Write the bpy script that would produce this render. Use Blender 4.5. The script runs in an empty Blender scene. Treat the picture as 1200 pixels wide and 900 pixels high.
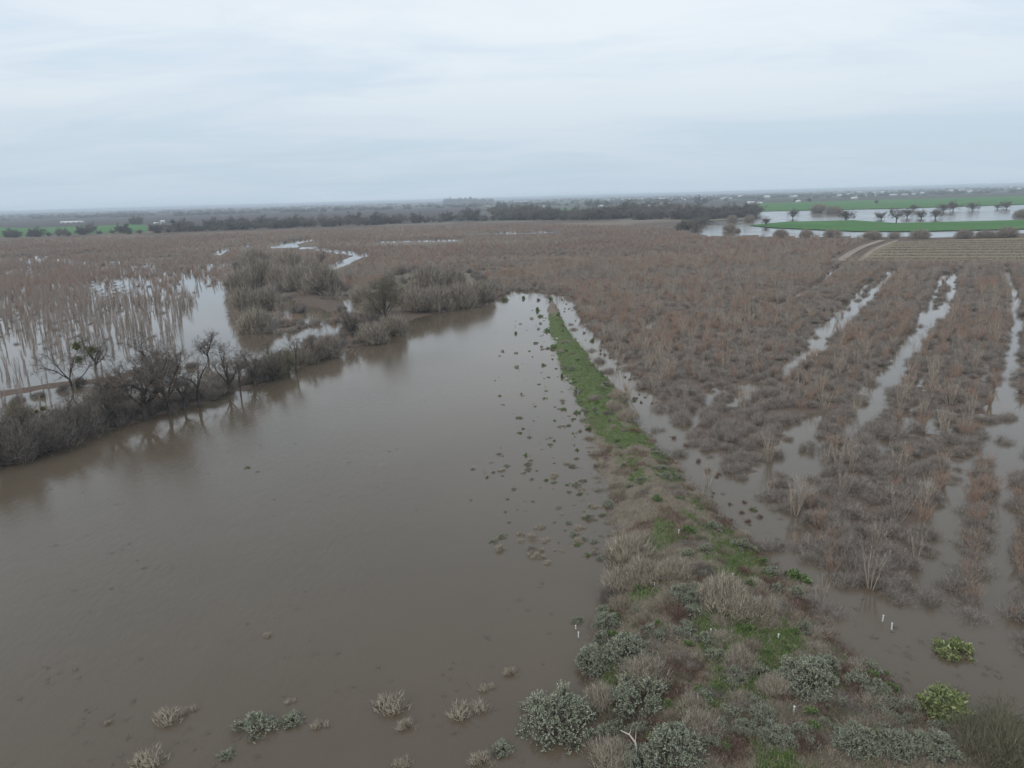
import bpy, math, random
import numpy as np
from mathutils import Matrix, Vector

random.seed(7); RNG = np.random.default_rng(11)
scene = bpy.context.scene
COL = scene.collection
rad = math.radians

# ------------------------------------------------------------------ camera
FPX, CAMZ, PITCH, ROLL = 850.0, 28.0, rad(14.4), rad(-1.58)
cam_d = bpy.data.cameras.new("camera")
cam_d.sensor_width = 36.0
cam_d.lens = 36.0 * FPX / 1200.0
cam_d.clip_start = 0.5
cam_d.clip_end = 40000.0
cam = bpy.data.objects.new("camera", cam_d)
cam.matrix_world = Matrix.Translation((0, 0, CAMZ)) @ Matrix.Rotation(math.pi/2 - PITCH, 4, 'X') @ Matrix.Rotation(ROLL, 4, 'Z')
COL.objects.link(cam)
scene.camera = cam

# ------------------------------------------------------------------ sky (thin bright overcast over a blue sky)
SUN_EL, SUN_AZ = rad(38), rad(215)      # azimuth clockwise from +Y: behind and left of the camera
world = bpy.data.worlds.new("World"); scene.world = world; world.use_nodes = True
nt = world.node_tree; nt.nodes.clear()
def N(tree, typ, **kw):
    n = tree.nodes.new(typ)
    for k, v in kw.items(): setattr(n, k, v)
    return n
def Lk(tree, a, b): tree.links.new(a, b)
def V(n, i, val): n.inputs[i].default_value = val
def mathn(tree, op, a, b=None, c=None, clamp=False):
    n = N(tree, 'ShaderNodeMath', operation=op, use_clamp=clamp)
    for i, x in enumerate((a, b, c)):
        if x is None: continue
        if isinstance(x, (int, float)): n.inputs[i].default_value = x
        else: Lk(tree, x, n.inputs[i])
    return n.outputs[0]
def mixc(tree, fac, a, b, typ='MIX'):
    n = N(tree, 'ShaderNodeMix', data_type='RGBA', blend_type=typ)
    for i, x in ((0, fac), (6, a), (7, b)):
        if isinstance(x, (int, float)): n.inputs[i].default_value = x
        elif isinstance(x, (tuple, list)): n.inputs[i].default_value = (*x[:3], 1)
        else: Lk(tree, x, n.inputs[i])
    return n.outputs[2]
SKY_STRENGTH = 0.1
out = N(nt, 'ShaderNodeOutputWorld'); bg = N(nt, 'ShaderNodeBackground'); V(bg, 1, SKY_STRENGTH)
sky = N(nt, 'ShaderNodeTexSky', sky_type='NISHITA', sun_disc=False, sun_elevation=SUN_EL, sun_rotation=SUN_AZ)
sky.air_density = 1.2; sky.dust_density = 2.5; sky.ozone_density = 1.5
tc = N(nt, 'ShaderNodeTexCoord'); sep = N(nt, 'ShaderNodeSeparateXYZ'); Lk(nt, tc.outputs['Generated'], sep.inputs[0])
zc = mathn(nt, 'ADD', mathn(nt, 'MAXIMUM', sep.outputs[2], 0.0), 0.10)
comb = N(nt, 'ShaderNodeCombineXYZ')
Lk(nt, mathn(nt, 'DIVIDE', sep.outputs[0], zc), comb.inputs[0]); Lk(nt, mathn(nt, 'DIVIDE', sep.outputs[1], zc), comb.inputs[1])
def cloud(scale, det, rough, dist, off):
    m = N(nt, 'ShaderNodeMapping'); V(m, 'Location', off); V(m, 'Scale', (0.75, 1.25, 1)); Lk(nt, comb.outputs[0], m.inputs[0])
    n = N(nt, 'ShaderNodeTexNoise'); V(n, 'Scale', scale); V(n, 'Detail', det); V(n, 'Roughness', rough); V(n, 'Distortion', dist)
    Lk(nt, m.outputs[0], n.inputs['Vector']); return n.outputs[0]
c1 = cloud(0.42, 5, 0.55, 0.6, (3.1, 1.7, 0)); c2 = cloud(1.3, 7, 0.6, 1.0, (0.4, 5.0, 0))
dens = mathn(nt, 'ADD', mathn(nt, 'MULTIPLY', c1, 0.72), mathn(nt, 'MULTIPLY', c2, 0.28))
mr = N(nt, 'ShaderNodeMapRange', interpolation_type='SMOOTHSTEP'); V(mr, 1, 0.36); V(mr, 2, 0.60); Lk(nt, dens, mr.inputs[0])
up = N(nt, 'ShaderNodeMapRange', interpolation_type='SMOOTHSTEP'); V(up, 1, 0.0); V(up, 2, 0.22); Lk(nt, sep.outputs[2], up.inputs[0])
veil_low = mixc(nt, mr.outputs[0], (5.5, 6.75, 8.0), (6.0, 7.15, 8.3))
veil_high = mixc(nt, mr.outputs[0], (7.0, 8.2, 9.4), (8.9, 9.5, 10.0))
veil = mixc(nt, up.outputs[0], veil_low, veil_high)
skycol = mixc(nt, 0.9, sky.outputs[0], veil)
Lk(nt, skycol, bg.inputs[0]); Lk(nt, bg.outputs[0], out.inputs[0])

# ------------------------------------------------------------------ sun (veiled by the overcast)
sun_d = bpy.data.lights.new("sun", 'SUN'); sun_d.energy = 0.9; sun_d.angle = rad(25); sun_d.color = (1.0, 0.95, 0.88)
sun = bpy.data.objects.new("sun", sun_d)
sd = Vector((math.sin(SUN_AZ)*math.cos(SUN_EL), math.cos(SUN_AZ)*math.cos(SUN_EL), math.sin(SUN_EL)))
sun.rotation_euler = sd.to_track_quat('Z', 'Y').to_euler(); sun.location = (0, 0, 200)
COL.objects.link(sun)

# ------------------------------------------------------------------ exposure / render
vs = scene.view_settings
vs.view_transform = 'Standard'; vs.look = 'None'; vs.gamma = 1.0; vs.exposure = 0.0; vs.use_curve_mapping = False
cy = scene.cycles
cy.use_denoising = True
cy.max_bounces = 5; cy.diffuse_bounces = 2; cy.glossy_bounces = 2; cy.transmission_bounces = 1; cy.volume_bounces = 1; cy.transparent_max_bounces = 4
cy.use_light_tree = False

# ------------------------------------------------------------------ helpers: ground points of the survey
_cm = np.array(cam.matrix_world.to_3x3())
def G(px, py, z=0.0):
    """world point at height z on the sight line through a pixel of the 1200x900 photograph"""
    d = _cm @ np.array([(px-600.0)/FPX, -(py-450.0)/FPX, -1.0])
    t = (z-CAMZ)/d[2]
    return np.array([d[0]*t, d[1]*t])
def depth(px, py):
    g = G(px, py); v = _cm.T @ np.array([g[0], g[1], -CAMZ]); return -v[2]
def mpp(px, py): return depth(px, py)/FPX      # metres per photo pixel
def poly(pts): return np.array([G(*q) for q in pts])
def inside(P, pl):
    x, y = P[:, 0], P[:, 1]; r = np.zeros(len(P), bool); n = len(pl)
    for i in range(n):
        x0, y0 = pl[i]; x1, y1 = pl[(i+1) % n]
        c = ((y0 > y) != (y1 > y)); 
        with np.errstate(divide='ignore', invalid='ignore'):
            xi = x0+(y-y0)*(x1-x0)/(y1-y0)
        r ^= c & (x < xi)
    return r
def linedist(P, pl, closed=False):
    d = np.full(len(P), 1e9); n = len(pl)
    for i in range(n if closed else n-1):
        a = pl[i]; b = pl[(i+1) % n]; ab = b-a; L = max(ab@ab, 1e-9)
        t = np.clip(((P-a)@ab)/L, 0, 1); q = a+t[:, None]*ab
        d = np.minimum(d, np.hypot(*(P-q).T))
    return d
def sdist(P, pl):                               # positive inside
    d = linedist(P, pl, True); return np.where(inside(P, pl), d, -d)
def _h(ix, iy, s):
    n = (ix.astype(np.int64)*374761393 + iy.astype(np.int64)*668265263 + s*1442695041) & 0xffffffff
    n = ((n ^ (n >> 13))*1274126177) & 0xffffffff
    return ((n ^ (n >> 16)) & 0xffff)/65535.0
def vnoise(x, y, s=0):
    ix = np.floor(x); iy = np.floor(y); fx = x-ix; fy = y-iy
    fx = fx*fx*(3-2*fx); fy = fy*fy*(3-2*fy)
    a = _h(ix, iy, s); b = _h(ix+1, iy, s); c = _h(ix, iy+1, s); d = _h(ix+1, iy+1, s)
    return (a*(1-fx)+b*fx)*(1-fy)+(c*(1-fx)+d*fx)*fy
def fbm(x, y, s=0, o=4):
    r = 0; a = 0.5; t = 0
    for k in range(o):
        r = r+a*vnoise(x*2**k, y*2**k, s+k*17); t += a; a *= 0.5
    return r/t
def sstep(a, b, x):
    t = np.clip((x-a)/(b-a), 0, 1); return t*t*(3-2*t)

# ------------------------------------------------------------------ helpers: objects
def tag(o, label=None, cat=None, group=None, kind=None):
    if label: o["label"] = label
    if cat: o["category"] = cat
    if group: o["group"] = group
    if kind: o["kind"] = kind
    return o
def mesh_obj(name, verts, faces, mat, parent=None, smooth=False):
    me = bpy.data.meshes.new(name)
    verts = np.asarray(verts, dtype=np.float32)
    if isinstance(faces, np.ndarray):
        me.vertices.add(len(verts)); me.vertices.foreach_set("co", verts.ravel())
        nf, k = faces.shape
        me.loops.add(nf*k); me.loops.foreach_set("vertex_index", faces.ravel().astype(np.int32))
        me.polygons.add(nf); me.polygons.foreach_set("loop_start", np.arange(0, nf*k, k, dtype=np.int32))
        me.update(calc_edges=True)
    else:
        me.from_pydata(verts.tolist(), [], faces); me.update()
    if smooth: me.polygons.foreach_set("use_smooth", np.ones(len(me.polygons), bool))
    if mat: me.materials.append(mat)
    o = bpy.data.objects.new(name, me); COL.objects.link(o)
    if parent: o.parent = parent
    return o
def empty(name, loc=(0, 0, 0), rz=0, sc=(1, 1, 1)):
    o = bpy.data.objects.new(name, None); o.empty_display_size = 0.3; COL.objects.link(o)
    o.location = loc; o.rotation_euler = (0, 0, rz); o.scale = sc; return o
KIDS = {}
def kid(o, parent): o.parent = parent; KIDS.setdefault(parent.name, []).append(o); return o
def copy_tree(o, name=None):
    c = o.copy(); c.parent = None
    for k in ("label", "category", "group"):
        if k in c: del c[k]
    COL.objects.link(c)
    for ch in KIDS.get(o.name, []):
        d = ch.copy(); COL.objects.link(d); kid(d, c)
        for g in KIDS.get(ch.name, []):
            e = g.copy(); COL.objects.link(e); kid(e, d)
    return c
_used = set()
def place(proto, x, y, z, rz, s, label, cat, group=None):
    """the first use moves the original, later uses copy it"""
    o = proto if proto.name not in _used else copy_tree(proto)
    _used.add(o.name); _used.add(proto.name)
    o.location = (x, y, z); o.rotation_euler = (0, 0, rz)
    o.scale = s if isinstance(s, (tuple, list)) else (s, s, s)
    return tag(o, label, cat, group)

# ------------------------------------------------------------------ helpers: geometry, all vectorised
class MB:
    def __init__(self): self.v = []; self.f3 = []; self.n = 0
    def add(self, v, f):
        self.v.append(v); self.f3.append(f+self.n); self.n += len(v)
    def build(self, name, mat, parent=None, smooth=False):
        o = mesh_obj(name, np.concatenate(self.v), np.concatenate(self.f3), mat, None, smooth)
        if parent: kid(o, parent)
        return o
def frame(d):
    d = d/np.maximum(np.linalg.norm(d, axis=1, keepdims=True), 1e-9)
    a = np.where(np.abs(d[:, 2:3]) < 0.9, np.array([[0, 0, 1.0]]), np.array([[1.0, 0, 0]]))
    u = np.cross(d, a); u /= np.linalg.norm(u, axis=1, keepdims=True); return d, u, np.cross(d, u)
def spikes(mb, P0, P1, w):
    """three-sided tapered twigs"""
    n = len(P0); d, u, v = frame(P1-P0); w = np.broadcast_to(np.asarray(w, float).reshape(-1, 1), (n, 1))
    ang = RNG.uniform(0, 6.28, (n, 1)); vs_ = []
    for k in range(3):
        a = ang+k*2.0944; vs_.append(P0+(np.cos(a)*u+np.sin(a)*v)*w)
    vs_.append(P1); vv = np.stack(vs_, 1).reshape(-1, 3)
    b = np.arange(n)[:, None, None]*4; f = np.array([[0, 1, 3], [1, 2, 3], [2, 0, 3]])[None]
    mb.add(vv, (b+f).reshape(-1, 3))
def rods(mb, P0, P1, w0, w1, k=3):
    n = len(P0); d, u, v = frame(P1-P0)
    w0 = np.broadcast_to(np.asarray(w0, float).reshape(-1, 1), (n, 1)); w1 = np.broadcast_to(np.asarray(w1, float).reshape(-1, 1), (n, 1))
    vs_ = []
    for P, w in ((P0, w0), (P1, w1)):
        for i in range(k):
            a = i*2*math.pi/k; vs_.append(P+(math.cos(a)*u+math.sin(a)*v)*w)
    vv = np.stack(vs_, 1).reshape(-1, 3); f = []
    for i in range(k):
        j = (i+1) % k; f += [[i, j, k+j], [i, k+j, k+i]]
    b = np.arange(n)[:, None, None]*(2*k); mb.add(vv, (b+np.array(f)[None]).reshape(-1, 3))
def leaves(mb, P, D, L, Wd):
    """small folded diamond leaves"""
    n = len(P); d, u, v = frame(D); L = np.asarray(L).reshape(-1, 1); Wd = np.asarray(Wd).reshape(-1, 1)
    a = RNG.uniform(0, 6.28, (n, 1)); s = np.cos(a)*u+np.sin(a)*v; q = np.cross(d, s)
    m = P+d*L*0.5+q*Wd*0.3
    vv = np.stack([P, m+s*Wd, P+d*L, m-s*Wd], 1).reshape(-1, 3)
    b = np.arange(n)[:, None, None]*4; mb.add(vv, (b+np.array([[0, 1, 2], [0, 2, 3]])[None]).reshape(-1, 3))
def rdir(n, zmin=-1.0, zmax=1.0):
    z = RNG.uniform(zmin, zmax, n); a = RNG.uniform(0, 6.283, n); r = np.sqrt(1-z*z)
    return np.stack([r*np.cos(a), r*np.sin(a), z], 1)
def box(mb, x0, x1, y0, y1, z0, z1):
    v = np.array([[x, y, z] for z in (z0, z1) for y in (y0, y1) for x in (x0, x1)], float)
    f = np.array([[0, 2, 3], [0, 3, 1], [4, 5, 7], [4, 7, 6], [0, 1, 5], [0, 5, 4], [2, 6, 7], [2, 7, 3], [0, 4, 6], [0, 6, 2], [1, 3, 7], [1, 7, 5]])
    mb.add(v, f)

# ------------------------------------------------------------------ materials
def new_mat(name):
    m = bpy.data.materials.new(name); m.use_nodes = True; t = m.node_tree; t.nodes.clear()
    o = N(t, 'ShaderNodeOutputMaterial'); p = N(t, 'ShaderNodeBsdfPrincipled'); Lk(t, p.outputs[0], o.inputs[0])
    return m, t, p
def plant_mat(name, c0, c1, c2=None, rough=0.8, patch=0.02, grain=3.0, spec=0.15, trans=0.0):
    """plant colour: varies from plant to plant, in drifts across the land and along each plant"""
    m, t, p = new_mat(name)
    oi = N(t, 'ShaderNodeObjectInfo'); geo = N(t, 'ShaderNodeNewGeometry')
    n1 = N(t, 'ShaderNodeTexNoise'); V(n1, 'Scale', patch); V(n1, 'Detail', 2); Lk(t, oi.outputs['Location'], n1.inputs['Vector'])
    n2 = N(t, 'ShaderNodeTexNoise'); V(n2, 'Scale', grain); V(n2, 'Detail', 2); Lk(t, geo.outputs['Position'], n2.inputs['Vector'])
    f = mathn(t, 'ADD', mathn(t, 'MULTIPLY', oi.outputs['Random'], 0.7), mathn(t, 'MULTIPLY', n1.outputs[0], 1.6))
    f = mathn(t, 'SUBTRACT', f, 0.78, clamp=True)
    col = mixc(t, f, c0, c1)
    if c2: col = mixc(t, mathn(t, 'MULTIPLY', geo.outputs['Random Per Island'], 0.7), col, c2)
    v = mathn(t, 'MULTIPLY', mathn(t, 'ADD', mathn(t, 'MULTIPLY', n2.outputs[0], 0.7), 0.65), mathn(t, 'ADD', mathn(t, 'MULTIPLY', geo.outputs['Random Per Island'], 1.0), 0.5))
    g = N(t, 'ShaderNodeCombineColor'); [Lk(t, v, g.inputs[i]) for i in range(3)]
    col = mixc(t, 1.0, col, g.outputs[0], 'MULTIPLY')
    Lk(t, col, p.inputs['Base Color']); V(p, 'Roughness', rough); V(p, 'Specular IOR Level', spec)
    return m
M = {}
M['willow'] = plant_mat('willow_twigs', (0.300, 0.185, 0.142), (0.240, 0.198, 0.172), (0.37, 0.275, 0.20))
M['pale'] = plant_mat('pale_sapling_bark', (0.300, 0.250, 0.200), (0.235, 0.200, 0.175), (0.42, 0.355, 0.285))
M['brush'] = plant_mat('grey_brush_twigs', (0.235, 0.200, 0.175), (0.195, 0.172, 0.150), (0.33, 0.29, 0.25))
M['bare'] = plant_mat('bare_sapling_bark', (0.285, 0.225, 0.190), (0.240, 0.200, 0.178), (0.37, 0.31, 0.27), patch=0.05)
M['bank'] = plant_mat('bank_twigs', (0.165, 0.140, 0.122), (0.122, 0.108, 0.095), (0.23, 0.20, 0.17))
M['thicket'] = plant_mat('thicket_twigs', (0.230, 0.195, 0.155), (0.165, 0.140, 0.120), (0.29, 0.25, 0.20))
M['olive'] = plant_mat('olive_twigs', (0.190, 0.185, 0.115), (0.145, 0.135, 0.085), (0.16, 0.13, 0.10))
M['bark'] = plant_mat('dark_bark', (0.075, 0.066, 0.058), (0.055, 0.050, 0.045), None, grain=8)
M['twig'] = plant_mat('tree_twigs', (0.155, 0.125, 0.100), (0.120, 0.102, 0.088), (0.20, 0.165, 0.135))
M['mistletoe'] = plant_mat('mistletoe_leaves', (0.150, 0.150, 0.050), (0.100, 0.110, 0.045), (0.17, 0.17, 0.07))
M['salt'] = plant_mat('saltbush_leaves', (0.285, 0.310, 0.225), (0.225, 0.245, 0.165), (0.38, 0.39, 0.30))
M['saltstem'] = plant_mat('saltbush_stems', (0.10, 0.085, 0.07), (0.08, 0.07, 0.06))
M['dry'] = plant_mat('dry_shrub_twigs', (0.320, 0.275, 0.210), (0.220, 0.182, 0.140), (0.40, 0.35, 0.28))
M['weed'] = plant_mat('green_weed_leaves', (0.150, 0.215, 0.080), (0.100, 0.155, 0.060), (0.19, 0.25, 0.10))
M['lime'] = plant_mat('yellow_green_leaves', (0.230, 0.270, 0.110), (0.170, 0.215, 0.085), (0.29, 0.32, 0.15))
M['grass'] = plant_mat('green_grass', (0.090, 0.180, 0.034), (0.100, 0.170, 0.045), (0.17, 0.21, 0.07))
M['straw'] = plant_mat('dead_grass', (0.240, 0.200, 0.150), (0.200, 0.165, 0.125), (0.33, 0.28, 0.21))
M['redweed'] = plant_mat('red_brown_weeds', (0.150, 0.085, 0.066), (0.120, 0.075, 0.060), (0.18, 0.12, 0.09))
M['fartree'] = plant_mat('far_tree_crowns', (0.105, 0.108, 0.090), (0.075, 0.085, 0.075), (0.15, 0.135, 0.11))
M['fargrey'] = plant_mat('far_bare_crowns', (0.165, 0.145, 0.120), (0.125, 0.120, 0.090), (0.19, 0.17, 0.14))
M['farwhite'] = plant_mat('bleached_oak_twigs', (0.15, 0.135, 0.12), (0.10, 0.09, 0.08), (0.30, 0.28, 0.26))
def simple(name, c, rough=0.6, var=0.15, scale=1.0, metal=0):
    m, t, p = new_mat(name); geo = N(t, 'ShaderNodeNewGeometry')
    n = N(t, 'ShaderNodeTexNoise'); V(n, 'Scale', scale); V(n, 'Detail', 4); Lk(t, geo.outputs['Position'], n.inputs['Vector'])
    Lk(t, mixc(t, n.outputs[0], tuple(x*(1-var) for x in c), tuple(min(1, x*(1+var)) for x in c)), p.inputs['Base Color'])
    V(p, 'Roughness', rough); V(p, 'Metallic', metal); return m
M['white'] = simple('white_paint', (0.75, 0.75, 0.74), 0.5, 0.06)
M['bleach'] = simple('bleached_wood', (0.55, 0.51, 0.45), 0.8, 0.2, 9)
M['wallw'] = simple('painted_wall', (0.70, 0.70, 0.68), 0.7, 0.05)
M['roofw'] = simple('pale_metal_roof', (0.72, 0.74, 0.76), 0.45, 0.05)
M['roofg'] = simple('grey_roof', (0.28, 0.27, 0.27), 0.7, 0.1)
M['glassd'] = simple('dark_window', (0.03, 0.035, 0.04), 0.1, 0.1)

# ground: land cover colour comes per vertex, broken by litter, soil and leaf noise
gm, t, p = new_mat('ground_cover')
at = N(t, 'ShaderNodeAttribute', attribute_name='cover'); geo = N(t, 'ShaderNodeNewGeometry')
def gn(scale, det, rough=0.6):
    n = N(t, 'ShaderNodeTexNoise'); V(n, 'Scale', scale); V(n, 'Detail', det); V(n, 'Roughness', rough); Lk(t, geo.outputs['Position'], n.inputs['Vector']); return n.outputs[0]
fine, midn, big = gn(2.6, 6, 0.7), gn(0.28, 4), gn(0.02, 3)
val = mathn(t, 'ADD', mathn(t, 'ADD', mathn(t, 'MULTIPLY', fine, 0.9), mathn(t, 'MULTIPLY', midn, 0.5)), mathn(t, 'ADD', mathn(t, 'MULTIPLY', big, 0.3), 0.12))
g = N(t, 'ShaderNodeCombineColor'); [Lk(t, val, g.inputs[i]) for i in range(3)]
Lk(t, mixc(t, 1.0, at.outputs['Color'], g.outputs[0], 'MULTIPLY'), p.inputs['Base Color']); V(p, 'Roughness', 0.95); V(p, 'Specular IOR Level', 0.1)
bp = N(t, 'ShaderNodeBump'); V(bp, 'Strength', 0.6); V(bp, 'Distance', 0.15); Lk(t, fine, bp.inputs['Height']); Lk(t, bp.outputs[0], p.inputs['Normal'])
M['ground'] = gm

# muddy flood water: brown silt below a reflecting surface, wind ripples only on open water
wm, t, p = new_mat('muddy_flood_water')
geo = N(t, 'ShaderNodeNewGeometry'); at = N(t, 'ShaderNodeAttribute', attribute_name='ripple')
def wn(scale, det, stretch=(1, 1, 1), rot=0.0, dist=0.0):
    m = N(t, 'ShaderNodeMapping'); V(m, 'Scale', stretch); V(m, 'Rotation', (0, 0, rot)); Lk(t, geo.outputs['Position'], m.inputs[0])
    n = N(t, 'ShaderNodeTexNoise'); V(n, 'Scale', scale); V(n, 'Detail', det); V(n, 'Distortion', dist); Lk(t, m.outputs[0], n.inputs['Vector']); return n.outputs[0]
silt = wn(0.03, 4, (1, 1, 1), 0.2, 0.8); silt2 = wn(0.25, 4)
sf = mathn(t, 'ADD', mathn(t, 'MULTIPLY', silt, 0.75), mathn(t, 'MULTIPLY', silt2, 0.25))
Lk(t, mixc(t, sf, (0.086, 0.066, 0.045), (0.132, 0.103, 0.073)), p.inputs['Base Color'])
gust = wn(0.035, 3, (1, 0.55, 1), 0.5, 0.5)
gm_ = N(t, 'ShaderNodeMapRange'); V(gm_, 1, 0.38); V(gm_, 2, 0.66); V(gm_, 3, 0.35); V(gm_, 4, 1.0); Lk(t, gust, gm_.inputs[0])
ripple = mathn(t, 'MULTIPLY', at.outputs['Fac'], gm_.outputs[0])
Lk(t, mathn(t, 'ADD', mathn(t, 'MULTIPLY', ripple, 0.20), 0.05), p.inputs['Roughness'])
V(p, 'IOR', 1.33); V(p, 'Specular IOR Level', 0.5)
h = mathn(t, 'ADD', mathn(t, 'MULTIPLY', wn(1.6, 3, (1, 0.5, 1), 0.6), 1.0), mathn(t, 'MULTIPLY', wn(5.0, 2, (1, 0.6, 1), 0.4), 0.3))
bp = N(t, 'ShaderNodeBump'); V(bp, 'Distance', 0.10); Lk(t, mathn(t, 'ADD', mathn(t, 'MULTIPLY', ripple, 0.45), 0.003), bp.inputs['Strength'])
Lk(t, h, bp.inputs['Height']); Lk(t, bp.outputs[0], p.inputs['Normal'])
M['water'] = wm

# ------------------------------------------------------------------ the land
POND = poly([(-500, 700), (-150, 592), (0, 548), (100, 512), (200, 484), (300, 452), (400, 412), (470, 390), (482, 376), (585, 350), (600, 341), (640, 343), (638, 372), (650, 430), (680, 498), (692, 560), (706, 620), (716, 655), (700, 690), (684, 730), (668, 790), (690, 850), (690, 905), (680, 1100), (300, 1500), (-900, 1500)])
LEVEE = poly([(640, 352), (648, 345), (668, 385), (700, 425), (740, 478), (785, 530), (835, 585), (890, 640), (950, 705), (1010, 765), (1085, 832), (1140, 842), (1290, 850), (1500, 900), (1500, 1500), (700, 1500), (690, 905), (700, 850), (680, 790), (692, 730), (708, 690), (722, 655), (711, 620), (700, 560), (682, 500), (655, 430), (643, 385)])
CHANNEL = poly([(632, 340), (668, 348), (684, 372), (722, 415), (757, 458), (803, 505), (842, 542), (876, 570), (925, 600), (955, 650), (1010, 690), (1060, 705), (1095, 650), (1120, 560), (1160, 545), (1180, 560), (1150, 735), (1180, 745), (1200, 660), (1260, 640), (1600, 760), (1600, 1000), (1200, 855), (1085, 832), (1010, 765), (950, 705), (890, 640), (835, 585), (785, 530), (740, 478), (700, 425), (660, 375)])
LEFTFLOOD = poly([(-900, 320), (-100, 306), (0, 306), (120, 312), (240, 314), (268, 332), (276, 380), (330, 392), (420, 368), (432, 352), (375, 346), (330, 352), (330, 378), (420, 380), (475, 372), (400, 408), (300, 450), (200, 480), (100, 508), (0, 542), (-200, 605), (-900, 900)])
FARLAKE = poly([(806, 270), (832, 259), (882, 257.5), (890, 248.5), (1040, 245.5), (1200, 240.5), (1500, 231), (1500, 262), (1200, 272), (1130, 277), (1000, 277.5), (910, 277), (870, 275), (830, 276.5)])
PENIN = poly([(876, 264.5), (920, 260.5), (1000, 258.5), (1050, 262), (1190, 258.5), (1500, 249), (1500, 258), (1190, 269), (1080, 271.5), (1000, 271.5), (910, 267.5)])
CHANS = [  # flooded gaps between the rows: (centre line, half width in metres)
    ([(1050, 316), (1022, 345), (990, 378), (948, 412), (920, 436)], 1.5), ([(1036, 316), (1010, 342), (975, 375), (940, 402)], 1.0),
    ([(1119, 318), (1112, 350), (1078, 400), (1050, 436), (1012, 492), (990, 512)], 1.25), ([(1106, 320), (1080, 378), (1042, 428), (1018, 465)], 0.8),
    ([(950, 490), (938, 520), (922, 545), (880, 566)], 1.2), ([(965, 520), (945, 555), (935, 585)], 1.0),
    ([(1178, 318), (1190, 348), (1190, 400), (1180, 450), (1172, 484)], 1.25), ([(1198, 470), (1192, 540), (1178, 620), (1162, 720)], 1.3), ([(1168, 500), (1142, 560), (1120, 620), (1100, 700)], 1.4),
    ([(965, 330), (935, 347), (905, 362)], 1.3), ([(985, 312), (960, 335)], 0.9), ([(880, 372), (905, 354)], 1.0),
    ([(842, 455), (822, 482), (800, 505)], 0.9), ([(765, 376), (758, 386)], 1.4), ([(890, 448), (860, 474)], 1.0),
]
CHANS = [(poly(a), b) for a, b in CHANS]
STRIPS = [  # flooded farm tracks and hollows further off
    ([(328, 289), (345, 284), (362, 281)], 8.0), ([(330, 288), (375, 292), (427, 299)], 4.4), ([(425, 299), (402, 308), (382, 317)], 4.0),
    ([(455, 283), (490, 282), (530, 281)], 10.0), ([(560, 275.5), (600, 273.5), (640, 272)], 12.0), ([(560, 316), (600, 312)], 2.0), ([(497, 318), (540, 315)], 1.6),
    ([(255, 298), (265, 292)], 3.0), ([(286, 290), (292, 287)], 3.0)]
STRIPS = [(poly(a), b) for a, b in STRIPS]
ISLES = [poly(a) for a in (
    [(275, 306), (340, 302), (385, 316), (398, 332), (388, 345), (330, 348), (322, 372), (318, 388), (282, 388), (270, 345)],
    [(334, 350), (372, 345), (408, 352), (412, 362), (385, 368), (350, 362)],
    [(296, 389), (330, 385), (352, 384), (340, 389), (310, 392)],
    [(420, 345), (470, 320), (560, 320), (586, 345), (540, 360), (490, 374), (450, 392), (410, 402), (392, 395), (420, 378)])]
BANK = poly([(-300, 655), (-100, 582), (0, 545), (100, 509), (200, 481), (300, 449), (400, 409), (470, 385)])
BERM = poly([(-120, 478), (0, 462), (60, 452), (130, 445), (190, 425)])
TRACK = poly([(984, 307), (998, 297), (1012, 290), (1034, 282.5)])
CROSS = poly([(430, 302), (700, 303), (985, 307), (1200, 307.5), (1400, 307)])
ROWFIELD = poly([(1004, 306), (1022, 292), (1046, 283.5), (1200, 279.5), (1450, 272), (1500, 305), (1200, 306)])
ROWDIR = rad(33.0); LEFTDIR = rad(-8.0)
def row_coord(P, a): return P[:, 0]*math.cos(a)-P[:, 1]*math.sin(a)

def land_height(P):
    x, y = P[:, 0], P[:, 1]
    n = fbm(x*0.12, y*0.12, 3)-0.5; n2 = fbm(x*0.6, y*0.6, 9, 3)-0.5
    h = 0.28+0.25*n
    right = (row_coord(P, ROWDIR) > -150)
    h = np.where(y < 300, 0.11-0.11*sstep(140, 75, y)+0.55*n+0.3*n2, h)
    for pl, w in CHANS:
        d = linedist(P, pl)+1.6*n2; h = np.minimum(h, np.where(d < w*3, -0.40+0.55*sstep(w*0.85, w*1.5, d), 9))
    for pl, w in STRIPS:
        d = linedist(P, pl)+w*0.9*n2; h = np.minimum(h, np.where(d < w*3, -0.4+0.8*sstep(w*0.6, w*1.3, d), 9))
    for pl, k in ((POND, 1.5), (CHANNEL, 1.2), (LEFTFLOOD, 1.2)):
        s = sdist(P, pl)+2.0*n+90*(fbm(x*0.035, y*0.018, 83, 3)-0.40)*sstep(200, 290, y)*(x < -20); h = h*(1-sstep(-k, k, s))+(-0.75)*sstep(-k, k, s)
    s = sdist(P, FARLAKE); h = np.where(s > 0, -0.6, h)
    s = sdist(P, PENIN); h = np.where(s > 6, 0.25, h)
    b = linedist(P, BANK)+6*n; h = np.maximum(h, 0.14-0.12*b+0.5*n2)
    b = linedist(P, BERM)+3*n; h = np.maximum(h, 0.30-0.20*b+0.3*n2)
    for pl in ISLES:
        s = sdist(P, pl)+7*n; h = np.maximum(h, np.minimum(-0.3+0.14*s+0.3*n2, 0.5))
    s = sdist(P, LEVEE)+2.4*n+1.0*n2
    h = np.maximum(h, np.minimum(-0.25+0.30*s, 1.25)+0.30*n2*sstep(0, 3, s))
    return h
SOIL = np.array([0.135, 0.105, 0.082]); LIT = np.array([0.200, 0.168, 0.130]); GREEN = np.array([0.100, 0.135, 0.052]); FIELD = np.array([0.045, 0.135, 0.045]); TRK = np.array([0.30, 0.25, 0.20]); MUD = np.array([0.105, 0.086, 0.068])
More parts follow.
